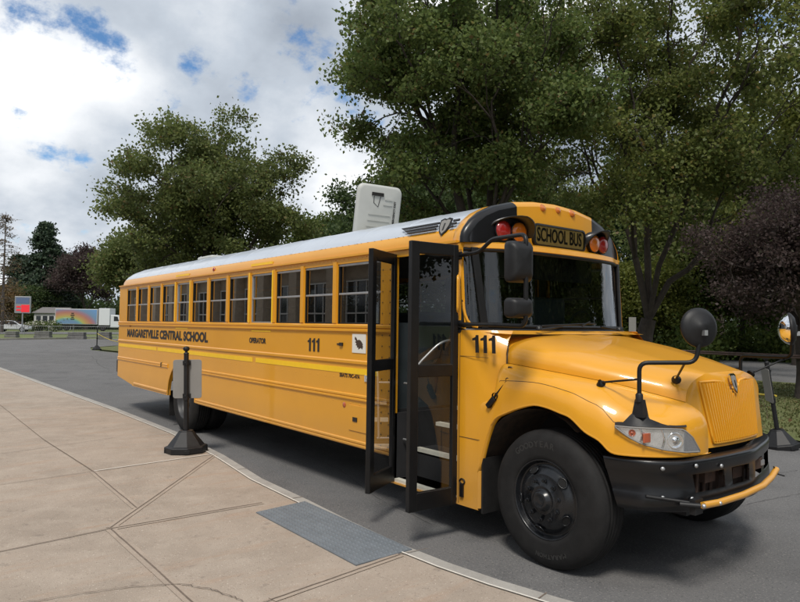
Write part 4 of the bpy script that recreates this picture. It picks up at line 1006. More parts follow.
#@@REST
# ------------------------------------------------------------------ stanchion signs
def stanchion_proto():
    root = empty('sign_stanchion')
    b = MB(); pr = [(.0, .0), (.285, .0), (.285, .075), (.272, .085), (.245, .09), (.10, .275), (.095, .29), (.05, .295)]
    n = 8; rows = []
    for r_, z in pr:
        ring = []
        for k in range(n):
            a = 2*pi*k/n+pi/8; ring.append((r_*cos(a), r_*sin(a), z))
        rows.append(ring)
    b.grid(rows, 0, False, True)
    for k in range(4):
        a = pi/2*k+pi/8; b.obox((.262*cos(a), .262*sin(a), .03), Vector((cos(a), sin(a), 0)), Vector((-sin(a), cos(a), 0)), Vector((0, 0, 1)), .022, .035, .026)
    b.build('base', M['plast'], root, bevel=.006)
    b = MB(); b.tube([(0, 0, .2), (0, 0, 1.33)], .033, 14); b.lathe([(.043, 1.18), (.043, 1.21)], (0, 0, 0), (0, 0, 1), 14); b.lathe([(.043, .70), (.043, .76)], (0, 0, 0), (0, 0, 1), 14)
    b.lathe([(.036, 1.33), (.036, 1.345), (.02, 1.35), (.018, 1.365), (.038, 1.38), (.045, 1.40), (.038, 1.425), (.0, 1.435)], (0, 0, 0), (0, 0, 1), 16); b.build('pole', M['plast'], root)
    b = MB(); q = rrect(.40, .53, .035, 4); b.prism([(x, .040, .985+z) for x, z in q], (0, .006, 0)); b.build('sign_plate', M['shade'], root, bevel=.002, seg=1)
    for z in (.755, 1.205):
        b = MB(); b.box((-.05, .0, z-.03), (.05, .039, z+.03)); b.lathe([(.012, 0), (.012, .01), (0, .012)], (0, -.036, z), (0, -1, 0), 8); b.build('clamp', M['plast'], root)
    return root
st1 = stanchion_proto(); st1.location = (-5.60, -1.86, SW); st1.rotation_euler = (R(-.5), R(-1.5), R(50))
tag(st1, 'black stanchion with grey sign plate on the pavement beside the rear bus wheel', 'stanchion', 'stanchions around the loop road')
st2 = copy_tree(st1); p = pl(780, 448, 2, 0); st2.location = (p.x, p.y, 0.0); st2.rotation_mode = 'QUATERNION'; st2.rotation_quaternion = Vector((0, 0, 1)).rotation_difference(Vector((0, 0, 1))-CR*.15) @ Matrix.Rotation(R(128), 3, 'Z').to_quaternion(); tag(st2, 'black stanchion with dark sign plate leaning at the lawn edge beyond the hood', 'stanchion', 'stanchions around the loop road')
st3 = copy_tree(st1); st3.location = (-40.9, 5.5, 0); st3.rotation_euler = (0, 0, R(130)); tag(st3, 'small distant stanchion holding a rope at the far lawn corner', 'stanchion', 'stanchions around the loop road')
for ch in list(st3.children):
    if ch.name.startswith(('sign_plate', 'clamp')): bpy.data.objects.remove(ch, do_unlink=True)
M['rope'] = mat('yellow_rope', (.55, .42, .05), .8, nscale=30, namp=.2)
def rope(a, c, sag, label):
    a, c = Vector(a), Vector(c); pts = [a.lerp(c, t/16)-Vector((0, 0, sag*4*(t/16)*(1-t/16))) for t in range(17)]
    b = MB(); b.tube(pts, .016, 6); tag(b.build('rope', M['rope']), label, 'rope', 'barrier ropes')
rope((p.x-.05, p.y, .80), (-6.8, 8.8, .75), .06, 'yellow rope tied to the leaning stanchion beyond the hood')
rope((-40.9, 5.5, 1.05), (-33.0, 6.6, 1.0), .45, 'yellow rope drooping from the distant stanchion toward the bus tail')

# ------------------------------------------------------------------ trees
def leaf_mat(name, c1, c2, c3=None, trans=.5):
    m = bpy.data.materials.new(name); m.use_nodes = True; t = m.node_tree; t.nodes.clear(); l = t.links
    o = t.nodes.new('ShaderNodeOutputMaterial'); g = t.nodes.new('ShaderNodeNewGeometry'); r = t.nodes.new('ShaderNodeValToRGB'); l.new(g.outputs['Random Per Island'], r.inputs[0])
    r.color_ramp.elements[0].color = (*c1, 1); r.color_ramp.elements[1].color = (*c2, 1); r.color_ramp.elements[1].position = .93
    if c3: e_ = r.color_ramp.elements.new(.985); e_.color = (*c3, 1)
    co = t.nodes.new('ShaderNodeTexCoord'); n = t.nodes.new('ShaderNodeTexNoise'); n.inputs['Scale'].default_value = .45; l.new(co.outputs['Object'], n.inputs['Vector'])
    mr = t.nodes.new('ShaderNodeMapRange'); l.new(n.outputs['Fac'], mr.inputs[0]); mr.inputs[1].default_value = .3; mr.inputs[2].default_value = .7; mr.inputs[3].default_value = .75; mr.inputs[4].default_value = 1.25
    mu = t.nodes.new('ShaderNodeVectorMath'); mu.operation = 'SCALE'; l.new(r.outputs[0], mu.inputs[0]); l.new(mr.outputs[0], mu.inputs['Scale'])
    d = t.nodes.new('ShaderNodeBsdfPrincipled'); d.inputs['Roughness'].default_value = .55; d.inputs['Specular IOR Level'].default_value = .3; l.new(mu.outputs[0], d.inputs['Base Color'])
    tr = t.nodes.new('ShaderNodeBsdfTranslucent'); l.new(mu.outputs[0], tr.inputs[0]); mx = t.nodes.new('ShaderNodeMixShader'); mx.inputs[0].default_value = trans
    l.new(d.outputs[0], mx.inputs[1]); l.new(tr.outputs[0], mx.inputs[2]); l.new(mx.outputs[0], o.inputs[0]); return m
M['bark'] = mat('bark', (.07, .055, .045), .95, nscale=6, col2=(.035, .028, .024), bump=.8, bscale=14)
M['bark2'] = mat('pale_bark', (.13, .11, .095), .95, nscale=6, col2=(.08, .065, .055), bump=.8, bscale=14)
M['lf_maple'] = leaf_mat('maple_leaf', (.095, .145, .042), (.175, .215, .062), (.17, .12, .045))
M['lf_oak'] = leaf_mat('oak_leaf', (.095, .130, .040), (.175, .20, .062), (.15, .11, .04))
M['lf_light'] = leaf_mat('light_leaf', (.06, .10, .02), (.13, .16, .035))
M['lf_map2'] = leaf_mat('green_gold_leaf', (.11, .15, .04), (.215, .235, .065), (.22, .16, .05))
M['lf_dark'] = leaf_mat('dark_leaf', (.05, .085, .03), (.09, .125, .042))
M['lf_pur'] = leaf_mat('copper_leaf', (.058, .040, .038), (.10, .07, .064), (.06, .07, .035))
M['lf_con'] = leaf_mat('conifer_needles', (.022, .042, .026), (.055, .08, .045), None, .15)
M['lf_brown'] = leaf_mat('autumn_leaf', (.10, .085, .03), (.20, .12, .06))
M['lf_yel'] = leaf_mat('sunlit_leaf', (.09, .12, .02), (.20, .21, .045))

def leaves_obj(name, C_, per, sig, size, m, rs, parent, flat=.75, droop=.3):
    n = len(C_)*per; c = np.repeat(C_, per, 0)+rs.normal(0, 1, (n, 3))*np.array([sig, sig, sig*flat])
    # random leaf frames
    d = rs.normal(0, 1, (n, 3)); d[:, 2] -= droop*1.5; d /= np.linalg.norm(d, axis=1)[:, None]
    a = rs.normal(0, 1, (n, 3)); a[:, 2] += .6; s_ = np.cross(d, a); s_ /= np.linalg.norm(s_, axis=1)[:, None]
    nn = np.cross(d, s_); L_ = size*rs.uniform(.65, 1.3, n)[:, None]; w = L_*rs.uniform(.30, .44, n)[:, None]; f_ = L_*.10
    v = np.empty((n, 4, 3)); v[:, 0] = c; v[:, 1] = c+d*L_*.45+s_*w+nn*f_; v[:, 2] = c+d*L_; v[:, 3] = c+d*L_*.45-s_*w+nn*f_
    me = bpy.data.meshes.new(name); me.vertices.add(n*4); me.vertices.foreach_set('co', v.reshape(-1)); me.loops.add(n*4); me.loops.foreach_set('vertex_index', np.arange(n*4, dtype=np.int32))
    me.polygons.add(n); me.polygons.foreach_set('loop_start', np.arange(0, n*4, 4, dtype=np.int32)); me.polygons.foreach_set('loop_total', np.full(n, 4, dtype=np.int32)); me.update(calc_edges=True)
    me.materials.append(m); o = bpy.data.objects.new(name, me); COL.objects.link(o); o.parent = parent; return o
def tree(name, loc, H, rx, ry, base, seed, lf, n_end=700, per=45, leaf=.14, sig=.42, lobes=22, trunk_r=.28, forks=3, fork_z=None, bark='bark', lobe_r=.30, lean=(0, 0), shape='round'):
    rs = np.random.RandomState(seed); root = empty(name, loc)
    cz = (H+base)/2; rz = (H-base)/2; E_ = []
    lob = []
    for k in range(lobes):
        while True:
            q = rs.normal(0, 1, 3); q /= np.linalg.norm(q)
            if q[2] > -.93: break
        rad = rs.uniform(.35, .82) if k % 4 else rs.uniform(0, .5)
        lob.append((q*np.array([rx, ry, rz])*rad+np.array([lean[0], lean[1], cz]), rs.uniform(.75, 1.2)*lobe_r*(rx+ry+rz)/3))
    per_l = n_end//lobes
    for c, r_ in lob:
        q = rs.normal(0, 1, (per_l, 3)); q /= np.linalg.norm(q, axis=1)[:, None]; q *= (rs.uniform(.1, 1, per_l)**.5)[:, None]*r_; q[:, 2] *= .62
        E_.append(c+q)
    E_ = np.concatenate(E_); 
    b = MB(); tips = []
    def rec(p, idx, r_, depth, d_in):
        pts = E_[idx]
        if len(idx) <= 2 or depth > 9:
            for q in pts:
                m_ = (p+q)/2+rs.normal(0, .08, 3)*np.linalg.norm(q-p); b.tube([p, m_, q], [max(r_, .012), .010, .005], 3, caps=False); tips.append(q); tips.append(m_)
            return
        k = forks if depth == 0 else (2 if len(idx) < 40 or rs.rand() < .6 else 3)
        cen = pts[rs.choice(len(pts), k, replace=False)]
        for _ in range(4):
            lab = np.argmin(((pts[:, None]-cen[None])**2).sum(2), 1); cen = np.array([pts[lab == j].mean(0) if (lab == j).any() else cen[j] for j in range(k)])
        for j in range(k):
            sub = [idx[i] for i in np.where(lab == j)[0]]
            if not sub: continue
            t = .42 if depth > 0 else .34; tgt = cen[j]; e_ = p+(tgt-p)*t
            ln = np.linalg.norm(e_-p); e_ = e_+rs.normal(0, .07, 3)*ln
            mid = (p+e_)/2+d_in*ln*.16+rs.normal(0, .035, 3)*ln; r1 = max(.012, trunk_r*.80*math.sqrt(len(sub)/len(E_)))
            b.tube([p, mid, e_], [min(r_, r1*1.25), r1*1.08, r1], 6 if r1 > .04 else 4, caps=False)
            dd = (e_-mid); dd /= max(1e-6, np.linalg.norm(dd)); rec(e_, sub, r1, depth+1, dd)
    fz = fork_z or base*.9; top = np.array([lean[0]*.3, lean[1]*.3, fz])
    b.tube(spline([(0, 0, -.3), (rs.normal(0, .05), rs.normal(0, .05), fz*.35), (top[0]*.6+rs.normal(0, .06), top[1]*.6, fz*.7), tuple(top)], 3), [trunk_r*q for q in (1.35, 1.28, 1.22, 1.18, 1.14, 1.1, 1.06, 1.03, 1.0, .97)], 12, caps=False)
    rec(top, list(range(len(E_))), trunk_r*.95, 0, np.array([0, 0, 1.0]))
    b.build('trunk', M[bark], root)
    T = np.array(tips)
    leaves_obj('crown', T, per//2, sig, leaf, M[lf], rs, root)
    return root
def conifer(name, loc, H, rad, seed, lf='lf_con', nb=120, per=90, leaf=.35, bare=False):
    rs = np.random.RandomState(seed); root = empty(name, loc); b = MB(); b.tube([(0, 0, 0), (0, 0, H*.5), (0, 0, H)], [.35, .2, .03] if not bare else [.2, .12, .02], 8); T = []
    for k in range(nb):
        t = rs.uniform(.08, 1)**.9; z = H*t; r_ = rad*(1-t)**.75*rs.uniform(.6, 1.1)+.3; a = rs.uniform(0, 2*pi)
        e_ = np.array([cos(a)*r_, sin(a)*r_, z-r_*.18]); p = np.array([0, 0, z]); b.tube([p, (p+e_)/2+np.array([0, 0, .1*r_]), e_], [.05, .03, .012], 4, caps=False)
        for q in np.linspace(.3, 1, 7): T.append(p+(e_-p)*q)
        if bare:
            for q in (.4, .6, .8, .95):
                c = p+(e_-p)*q; b.tube([c, c+rs.normal(0, .5, 3)*[1, 1, .5]+[0, 0, -.1]], [.018, .008], 3, caps=False)
    b.build('trunk', M['bark2' if bare else 'bark'], root)
    leaves_obj('crown', np.array(T), per//7 if not bare else 2, .45 if not bare else .3, leaf, M[lf], rs, root, .4); return root

G_T = 'trees around the loop road'
o = tree('maple_tree', spot(208, 36), 14.3, 7.4, 7.2, 2.2, 22, 'lf_oak', 1650, 50, .165, .25, 150, .30, 4, 2.6, lobe_r=.16); tag(o, 'broad leafy tree standing alone behind the rear half of the bus', 'tree')
o = tree('oak_tree', spot(474, 22), 19, 5.9, 6.2, 2.8, 23, 'lf_maple', 2300, 58, .13, .22, 120, .30, 4, 3.0, lobe_r=.15, lean=(-.25, 0)); tag(o, 'tall dark tree rising behind the open roof hatch and the front doors', 'tree')
o = tree('maple_tree', spot(640, 26), 20, 10, 8.8, 1.8, 31, 'lf_map2', 2300, 50, .14, .23, 130, .30, 5, 2.2, lobe_r=.13, lean=(.9, .6)); tag(o, 'huge spreading tree with long dark limbs above the windshield', 'tree')
o = tree('copper_tree', spot(803, 17.2), 6.0, 3.3, 3.3, 1.45, 41, 'lf_pur', 1000, 50, .085, .21, 70, .20, 4, 1.7, lobe_r=.21); tag(o, 'low purple leaved tree with thick trunk at the right edge of the lawn', 'tree')
o = tree('locust_tree', spot(800, 34), 17.5, 7, 7, 5, 57, 'lf_yel', 1000, 50, .20, .32, 50, .33, 4, 6, lobe_r=.26); tag(o, 'tall pale green tree behind the purple leaved one', 'tree')
o = tree('ash_tree', spot(326, 50), 11.6, 3.6, 3.6, 1, 63, 'lf_light', 420, 60, .24, .5, 20, .22, 3, 1.5); tag(o, 'small bright green tree seen just left of the roof hatch', 'tree')
o = tree('ash_tree', spot(134, 58), 10.4, 4.6, 4.6, 3.6, 67, 'lf_oak', 500, 60, .26, .55, 24, .25, 3, 1.5); tag(o, 'mid green tree above the rear end of the bus', 'tree')
o = tree('beech_tree', spot(86, 117), 17.0, 6.2, 6.2, 3.6, 71, 'lf_pur', 420, 80, .38, .7, 24, .3, 3, 2); tag(o, 'dark purple tree behind the mural truck', 'tree')
o = conifer('spruce_tree', spot(43, 121), 19.8, 8.0, 73, nb=190, per=120, leaf=.5); tag(o, 'tall dark evergreen behind the white hut', 'tree')
o = conifer('spruce_tree', spot(18, 128), 14.5, 6.5, 75, nb=150, per=120, leaf=.5); tag(o, 'lower dark evergreen left of the tallest one', 'tree')
o = conifer('spruce_tree', spot(62, 130), 15.5, 6.0, 76, nb=150, per=120, leaf=.5); tag(o, 'dark evergreen between the tallest one and the purple tree', 'tree')
o = conifer('larch_tree', spot(2, 80), 15.2, 3.6, 79, 'lf_brown', 110, leaf=.2, bare=True); tag(o, 'nearly bare larch with a thin spire at the left edge', 'tree')
o = tree('cherry_tree', spot(4, 104), 8.4, 4.2, 4.2, .8, 83, 'lf_brown', 240, 40, .28, .7, 18, .2, 3, 1); tag(o, 'low brownish tree behind the red road sign', 'tree')
o = tree('cherry_tree', spot(30, 116), 9.2, 4.8, 4.8, .8, 89, 'lf_dark', 300, 60, .34, .8, 18, .2, 3, 1); tag(o, 'low dark green tree above the parked white car', 'tree')
# woods beyond the lane
woodA = tree('woodland_tree', (0, 0, 0), 15, 5.0, 5.0, 2.0, 101, 'lf_dark', 460, 52, .26, .6, 26, .26, 3, 3)
woodB = tree('woodland_tree', (0, 0, 0), 13, 4.6, 4.6, 1.0, 107, 'lf_oak', 420, 52, .26, .6, 24, .22, 3, 2.5)
woodC = tree('woodland_tree', (0, 0, 0), 9, 4.0, 4.0, .4, 113, 'lf_yel', 360, 52, .24, .6, 22, .18, 3, 1.8)
protos = [woodA, woodB, woodC]; used = set(); rnd = random.Random(5)
spots_ = [(372, 44, 0, .85), (410, 50, 1, 1.1), (455, 46, 0, 1.1), (500, 52, 2, 1.1), (540, 44, 1, 1.15), (575, 56, 2, 1.2), (610, 43, 2, .8), (655, 41, 2, .75), (690, 46, 1, 1.1), (720, 58, 0, 1.3), (742, 44, 1, .9), (770, 48, 2, 1.0), (800, 43, 0, 1.0),
          (835, 48, 1, 1.1), (165, 62, 1, .62), (185, 66, 0, .6), (235, 64, 2, .7), (275, 60, 1, .6), (640, 62, 0, 1.35), (585, 70, 1, 1.3), (520, 66, 0, 1.2), (870, 36, 0, 1.1), (775, 62, 1, 1.3)]
for i, (u, d, k, s_) in enumerate(spots_):
    if k not in used: o = protos[k]; used.add(k)
    else: o = copy_tree(protos[k])
    o.location = spot(u, d); o.rotation_euler.z = rnd.uniform(0, 6.28); o.scale = (s_, s_, s_*rnd.uniform(.92, 1.1))
    where = 'behind the bus roof' if u < 340 else ('behind the tall dark tree' if u < 560 else ('beyond the lane behind the hood' if u < 760 else 'beyond the lane at the right edge'))
    tag(o, '%s woodland tree %s' % (('dark green', 'mid green', 'yellow green')[k], where), 'tree', 'woodland trees beyond the lane')
# undergrowth at the wood's edge, nobody could count it
rs = np.random.RandomState(9); pts = []
for _ in range(70):
    u = rs.uniform(560, 860); d = rs.uniform(35.5, 46); p = spot(u, d); hh = rs.uniform(.5, 3.4)*(1 if rs.rand() < .4 else .5)
    for _k in range(20): pts.append((p.x+rs.normal(0, .5), p.y+rs.normal(0, .5), abs(rs.normal(.5, .35))*hh))
ug = leaves_obj('undergrowth', np.array(pts), 20, .45, .22, M['lf_light'], rs, None, .7); tag(ug, kind='stuff')
rs = np.random.RandomState(19); pts = []
for _ in range(1800):
    u = rs.uniform(-40, 560); d = rs.uniform(126, 140); p = spot(u, d); pts.append((p.x, p.y, rs.uniform(0, 1.0)*6))
ug = leaves_obj('distant_wood', np.array(pts), 20, 1.3, .7, M['lf_dark'], rs, None, .7); tag(ug, kind='stuff')
rs = np.random.RandomState(29); pts = []
for _ in range(1500):
    u = rs.uniform(540, 960); d = rs.uniform(84, 100); p = spot(u, d); pts.append((p.x, p.y, rs.uniform(0, 1.0)*9))
ug = leaves_obj('wood_edge', np.array(pts), 22, 1.2, .6, M['lf_dark'], rs, None, .7); tag(ug, kind='stuff')
# trees in front of the bus, seen in the windshield
for i, (x, y, k, s_) in enumerate([(15, 19, 1, 1.1), (21, 11, 0, 1.15), (22, 22, 0, 1.1), (12, 27, 1, 1.0), (28, 4, 1, 1.2), (32, 30, 1, 1.3), (36, 17, 0, 1.3), (24, 36, 0, 1.3), (40, 6, 1, 1.3)]):
    o = copy_tree(protos[k]); o.location = (x, y, 0); o.scale = (s_,)*3; o.rotation_euler.z = i*2
    tag(o, '%s woodland tree mirrored in the windshield' % ('mid green', 'dark green')[1-k], 'tree', 'woodland trees beyond the lane')
# grass
rs = np.random.RandomState(3); n = 26000
def in_lawn(x, y): return (y > 6.9+max(0, (x-1))*.3) and y < 18.6 and not (y < 7.9 and x < -4)
P_ = []
while len(P_) < n:
    q = rs.uniform(0, 1, (4000, 2)); x = -14+24*q[:, 0]; y = 6.5+12.5*q[:, 1]
    for a, c in zip(x, y):
        if in_lawn(a, c): P_.append((a, c, .03))
P_ = np.array(P_[:n])
gm = leaf_mat('grass_blade', (.08, .105, .03), (.17, .165, .07), (.2, .15, .07), .3)
o = leaves_obj('grass', P_, 2, .03, .05, gm, rs, None, .1, -1.2); tag(o, kind='stuff')
# dry leaves scattered on lawn & asphalt
rs = np.random.RandomState(33); P_ = np.column_stack([rs.uniform(-8, 6, 260), rs.uniform(6.0, 17, 260), np.full(260, .075)])
o = leaves_obj('fallen_leaves', P_, 1, .02, .09, M['lf_brown'], rs, None, .1, 0); tag(o, kind='stuff')

# ------------------------------------------------------------------ street scene on the left
M['carw'] = mat('car_paint', (.62, .64, .66), .3, coat=.5); M['cglass'] = mat('car_glass', (.03, .035, .04), .1, coat=.5); M['stone'] = mat('grey_stone', (.19, .185, .18), .9, nscale=2, col2=(.09, .09, .088), bump=.8, bscale=8)
M['wsiding'] = mat('white_siding', (.5, .5, .5), .6, nscale=3, namp=.08); M['steel'] = mat('galvanised', (.3, .31, .32), .5, metal=.5); M['roofg'] = mat('grey_shingle', (.16, .15, .15), .9, nscale=8, namp=.2)
def frame(loc, xd):
    xd = Vector((xd.x, xd.y, 0)).normalized(); return math.atan2(xd.y, xd.x)
side = math.atan2(CR.y, CR.x)   # direction across the view
# white car
c0 = at(13, 331, 86); car = empty('parked_car', (c0.x, c0.y, .27), side+.25); tag(car, 'white hatchback parked on the far street at the left edge', 'car')
b = MB(); L_, Wd = 4.1, 1.75
bp_ = [(-2.05, .35), (-2.0, .85), (-1.85, 1.0), (-1.45, 1.38), (-.3, 1.5), (.35, 1.42), (1.05, .98), (1.85, .82), (2.05, .6), (2.05, .3)]
for s_, (w0) in ((0, 0),): b.prism([(x, -Wd/2, z) for x, z in bp_], (0, Wd, 0))
b.build('body', M['carw'], car, bevel=.12, seg=3)
for sy in (-1, 1):
    b = MB(); b.prism([(x, sy*(Wd/2+.004), z) for x, z in ((-1.6, 1.02), (-1.3, 1.33), (-.3, 1.42), (-.3, .98))], (0, .01*sy, 0)); b.build('window', M['cglass'], car)
    b = MB(); b.prism([(x, sy*(Wd/2+.004), z) for x, z in ((-.2, .98), (-.2, 1.42), (.3, 1.36), (.85, 1.0))], (0, .01*sy, 0)); b.build('window', M['cglass'], car)
    for x in (-1.3, 1.3):
        b = MB(); b.lathe([(0, .0), (.2, .0), (.21, .02), (.33, .02), (.33, -.2), (0, -.2)], (x, sy*Wd/2*.99, .33), (0, sy, 0), 20, 0, True, lambda i, j: 1 if i < 1 else 0); b.build('wheel', [M['rubber'], M['alu']], car)
b = MB(); b.prism([(.42, -.68, 1.405), (.42, .68, 1.405), (1.02, .74, 1.0), (1.02, -.74, 1.0)], (.03, 0, .02)); b.build('windshield', M['cglass'], car)
for sy in (-1, 1): b = MB(); b.box((1.98, sy*.72-.18, .62), (2.07, sy*.72+.12, .76)); b.build('headlight', M['lens'], car)
# box truck with mural
t0 = at(118, 330, 104); ang = side+pi; trk = empty('box_truck', (t0.x, t0.y, .27), side+.06)
tag(trk, 'white box truck with rainbow mural on its long grey box behind the bus tail', 'truck')
pxm = 104/FPX
b = MB(); b.box((-9.3, -1.2, 1.0), (-2.8, 1.2, 3.45)); 
# mural material: blue panel with a rainbow fan
mm = bpy.data.materials.new('mural'); mm.use_nodes = True; t = mm.node_tree; bs = t.nodes['Principled BSDF']; bs.inputs['Roughness'].default_value = .5
co = t.nodes.new('ShaderNodeTexCoord'); s3 = t.nodes.new('ShaderNodeSeparateXYZ'); t.links.new(co.outputs['Object'], s3.inputs[0])
def M2(op, a, b_=None):
    q = t.nodes.new('ShaderNodeMath'); q.operation = op
    for i, v in enumerate((a, b_)):
        if v is None: continue
        if isinstance(v, (int, float)): q.inputs[i].default_value = v
        else: t.links.new(v, q.inputs[i])
    return q.outputs[0]
dx = M2('ADD', s3.outputs[0], 7.4); dz = M2('SUBTRACT', s3.outputs[2], .2); dist = M2('SQRT', M2('ADD', M2('MULTIPLY', dx, dx), M2('MULTIPLY', M2('MULTIPLY', dz, dz), 2.2)))
cr_ = t.nodes.new('ShaderNodeValToRGB'); t.links.new(M2('DIVIDE', dist, 6.0), cr_.inputs[0]); el = cr_.color_ramp.elements
el[0].position = 0; el[0].color = (.12, .25, .45, 1); el[1].position = 1; el[1].color = (.13, .27, .50, 1)
for p_, c_ in ((.36, (.13, .22, .34)), (.42, (.14, .32, .28)), (.48, (.36, .36, .10)), (.56, (.42, .25, .10)), (.66, (.38, .16, .12)), (.74, (.28, .17, .22)), (.82, (.15, .24, .36))):
    e_ = el.new(p_); e_.color = (*c_, 1)
t.links.new(cr_.outputs[0], bs.inputs['Base Color'])
b.build('box', M['wsiding'], trk, bevel=.05)
b = MB(); b.box((-9.2, -1.225, 1.1), (-2.9, -1.205, 3.35)); b.build('mural', mm, trk)
for k in range(4): b = MB(); b.box((-6.9+.1*(k % 2), -1.24, 1.75+k*.3), (-6.3-.1*(k % 2), -1.228, 1.92+k*.3)); b.build('mural_mark', M['decal'], trk)
b = MB(); b.box((-2.6, -1.2, .9), (-.9, 1.2, 3.6)); b.build('cargo_body', M['carw'], trk, bevel=.05)
b = MB(); b.prism([(-.85, -1.05, .55), (1.6, -1.05, .55), (1.7, -1.05, 1.35), (.7, -1.05, 1.55), (.35, -1.05, 2.55), (-.85, -1.05, 2.6)], (0, 2.1, 0)); b.build('cab', M['carw'], trk, bevel=.08)
b = MB(); b.prism([(-.3, -1.06, 1.6), (.5, -1.06, 1.6), (.28, -1.06, 2.3), (-.3, -1.06, 2.35)], (0, -.012, 0)); b.build('window', M['cglass'], trk)
for x in (-8.6, -7.6, -2.0, .9):
    b = MB(); b.lathe([(0, .02), (.25, .0), (.27, .03), (.5, .03), (.5, -.25), (0, -.25)], (x, -1.02, .5), (0, -1, 0), 20); b.build('wheel', M['rubber'], trk)
b = MB(); b.box((-9.2, -1.0, .75), (.6, 1.0, 1.0)); b.build('chassis', M['dark'], trk)
# hut
h0 = at(50, 330, 112); hut = empty('white_hut', (h0.x, h0.y, .2), side); tag(hut, 'small white building with dark windows left of the mural truck', 'building')
b = MB(); b.box((-1.7, -2, 0), (2.6, 2, 2.9)); b.build('wall', M['wsiding'], hut)
b = MB(); b.prism([(-2.0, -2.3, 2.9), (-2.0, 2.3, 2.9), (-1.4, 0, 3.9)], (5, 0, 0)); b.build('roof', M['roofg'], hut)
for x in (-1.3, -.2, .9): b = MB(); b.box((x, -2.06, 1.1), (x+.75, -1.99, 2.4)); b.build('window', M['cglass'], hut)
# road sign with red screen
s0 = at(22, 331, 78); sg0 = empty('message_sign', (s0.x, s0.y, .27), side+.2); tag(sg0, 'roadside message sign on a post with a lit red screen', 'sign')
b = MB(); b.tube([(0, 0, 0), (0, 0, 3.0)], .09, 8); b.build('post', M['steel'], sg0); sg0.scale = (.9, .9, .97)
b = MB(); b.box((-.98, -.12, 2.45), (.98, .12, 4.55)); b.build('cabinet', M['steel'], sg0, bevel=.04)
b = MB(); b.box((-.82, -.145, 3.65), (.82, -.125, 4.4)); b.build('header_panel', mat('blue_grey_panel', (.10, .14, .24), .5), sg0)
em_ = bpy.data.materials.new('red_screen'); em_.use_nodes = True; q = em_.node_tree.nodes['Principled BSDF']; q.inputs['Base Color'].default_value = (.2, .01, .01, 1); q.inputs['Emission Color'].default_value = (1, .03, .05, 1); q.inputs['Emission Strength'].default_value = .42
b = MB(); b.box((-.15, -.145, 2.6), (.85, -.125, 3.5)); b.build('screen', em_, sg0)
for k in range(2): b = MB(); b.box((-.75, -.145, 2.75+.4*k), (-.2, -.125, 2.95+.4*k)); b.build('screen_line', em_, sg0)
# stone blocks
b0_ = None
for i, (u0, u1) in enumerate(((8, 22), (38, 56), (72, 91), (104, 117))):
    q0 = at(u0, 340, 63.5); q1 = at(u1, 340, 64); w = (q1-q0).length; rs_ = random.Random(i)
    b = MB(); b.box((-w/2, -.35, 0), (w/2, .35, .36)); b.box((-w/2+.06, -.32, .37), (w/2-.03, .32, .72+.06*(i % 2)))
    o = b.build('stone_block', M['stone'], None, bevel=.05); o.location = ((q0.x+q1.x)/2-2.0, (q0.y+q1.y)/2, -.03); o.rotation_euler.z = side+.0
    tag(o, ('grey stone block on the grass below the parked white car', 'dark stone block on the grass second from the left', 'grey stone block on the grass below the mural truck', 'grey stone block on the grass nearest the bus tail')[i], 'stone block', 'stone blocks along the far grass')
# wire fence
fr_ = empty('wire_fence', (0, 0, 0)); tag(fr_, 'low chain link fence between the far grass and the street', 'fence')
F0, F1 = at(-25, 341, 70), at(122, 338, 70); F0.z = F1.z = 0; 
b = MB(); nlen = (F1-F0).length; nn_ = int(nlen/.22)
for k in range(nn_):
    a = F0.lerp(F1, k/nn_); c = F0.lerp(F1, (k+1)/nn_)
    b.tube([(a.x, a.y, .1), (c.x, c.y, 1.2)], .006, 3, caps=False); b.tube([(a.x, a.y, 1.2), (c.x, c.y, .1)], .006, 3, caps=False)
b.tube([(F0.x, F0.y, 1.22), (F1.x, F1.y, 1.22)], .025, 5); b.build('wire_mesh', M['steel'], fr_)
for k in range(7):
    a = F0.lerp(F1, k/6); b = MB(); b.tube([(a.x, a.y, -.02), (a.x, a.y, 1.35)], .035, 6); b.build('post', M['steel'], fr_)
for i, (v0, v1) in enumerate(((266, 262), (283, 280), (289, 287), (299, 298))):
    a = at(-30, v0, 92); c = at(150, v1, 92); b = MB(); b.tube([a.lerp(c, t/20)-Vector((0, 0, 1.6*(t/20)*(1-t/20))) for t in range(21)], .014, 4)
    tag(b.build('power_line', M['decal']), ('highest thin cable crossing the distant trees', 'second thin cable from the top before the distant trees', 'third thin cable from the top before the distant trees', 'lowest thin cable just above the mural truck')[i], 'cable', 'cables along the street')
# flowering bushes by the hut
for i, (u, d) in enumerate(((32, 92), (42, 93), (54, 93))):
    q = spot(u, d, .25); root = empty('hydrangea_bush', q); rs = np.random.RandomState(200+i)
    c = rs.normal(0, 1, (80, 3))*[.55, .55, .3]+[0, 0, .75]; leaves_obj('foliage', c, 14, .2, .2, M['lf_light'], rs, root); leaves_obj('blossom', c[:40]+[0, 0, .2], 8, .1, .14, M['nose'], rs, root)
    tag(root, ('pale flowering bush right of the red sign', 'pale flowering bush in the middle before the hut', 'pale flowering bush nearest the mural truck')[i], 'bush', 'flowering bushes by the street')
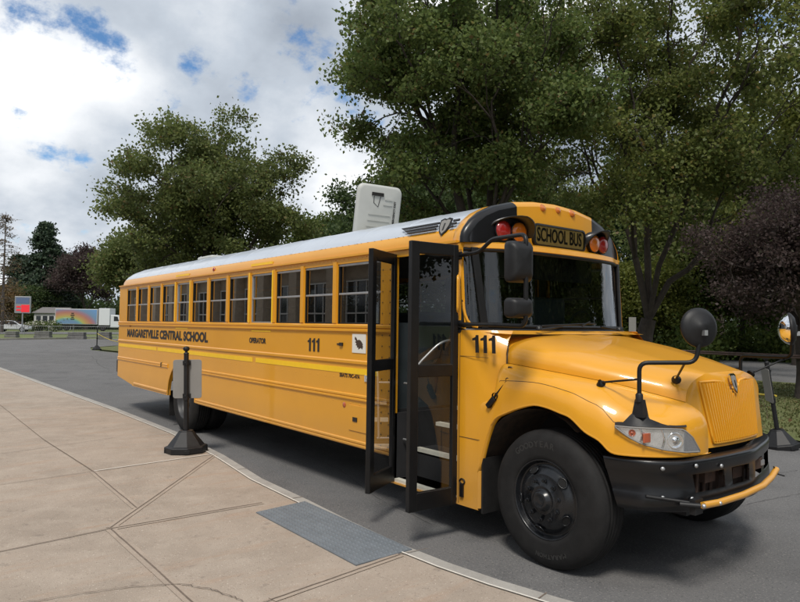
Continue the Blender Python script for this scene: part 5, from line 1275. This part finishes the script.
# ------------------------------------------------------------------ right background furniture
q = at(632, 345, 22); q.z = 0; sgp = empty('small_sign', q, side); tag(sgp, 'small grey plate on a post seen just right of the windshield', 'sign')
b = MB(); b.tube([(0, 0, 0), (0, 0, 2.15)], .03, 6); b.build('post', M['steel'], sgp); b = MB(); b.box((-.12, -.05, 1.55), (.12, -.03, 2.2)); b.build('plate', M['shade'], sgp)
gb = empty('pipe_barrier', (0, 0, 0)); tag(gb, 'long rusty pipe barrier across the lawn behind the round mirrors', 'barrier')
M['pipe'] = mat('rusty_pipe', (.16, .10, .085), .7, nscale=6, col2=(.07, .045, .04))
A_, B_ = at(655, 349.5, 22), at(815, 356.5, 16.5)
for dz_ in (0, -.055): b = MB(); b.tube([A_+Vector((0, 0, dz_)), B_+Vector((0, 0, dz_))], .026, 8); b.build('rail', M['pipe'], gb)
for k in (0, 1.0): a = A_.lerp(B_, k); b = MB(); b.tube([(a.x, a.y, 0), (a.x, a.y, a.z)], .05, 8); b.build('post', M['pipe'], gb)
# ------------------------------------------------------------------ school building behind the camera (mirrored in the side windows)
sb = empty('school_building', (-6, -17, 0)); tag(sb, 'tan school building reflected in the bus side windows', 'building')
M['brick'] = mat('tan_brick', (.48, .40, .31), .85, nscale=3, namp=.15); M['trim'] = mat('white_trim', (.7, .7, .68), .5)
b = MB(); b.box((-78, -4, -.1), (14, 0, 5.2)); b.build('wall', M['brick'], sb)
for k in range(21):
    x = -76+k*4.2; b = MB(); b.box((x, .01, 0), (x+.9, .7, 5.0)); b.build('column', M['brick'], sb)
    w_ = MB(); w_.box((x+1.2, 0.0, .9), (x+3.9, .08, 4.2)); wo = w_.build('window', M['cglass'], sb)
    w_ = MB()
    for xx in (1.2, 2.1, 3.0, 3.82): w_.box((x+xx, .081, .9), (x+xx+.08, .14, 4.2))
    for zz in (.9, 2.4, 4.12): w_.box((x+1.2, .142, zz), (x+3.9, .16, zz+.08))
    w_.build('window_frame', M['trim'], wo)
b = MB(); b.box((-78.3, -4.3, 5.2), (14.3, .8, 5.6)); b.build('roof', M['trim'], sb)
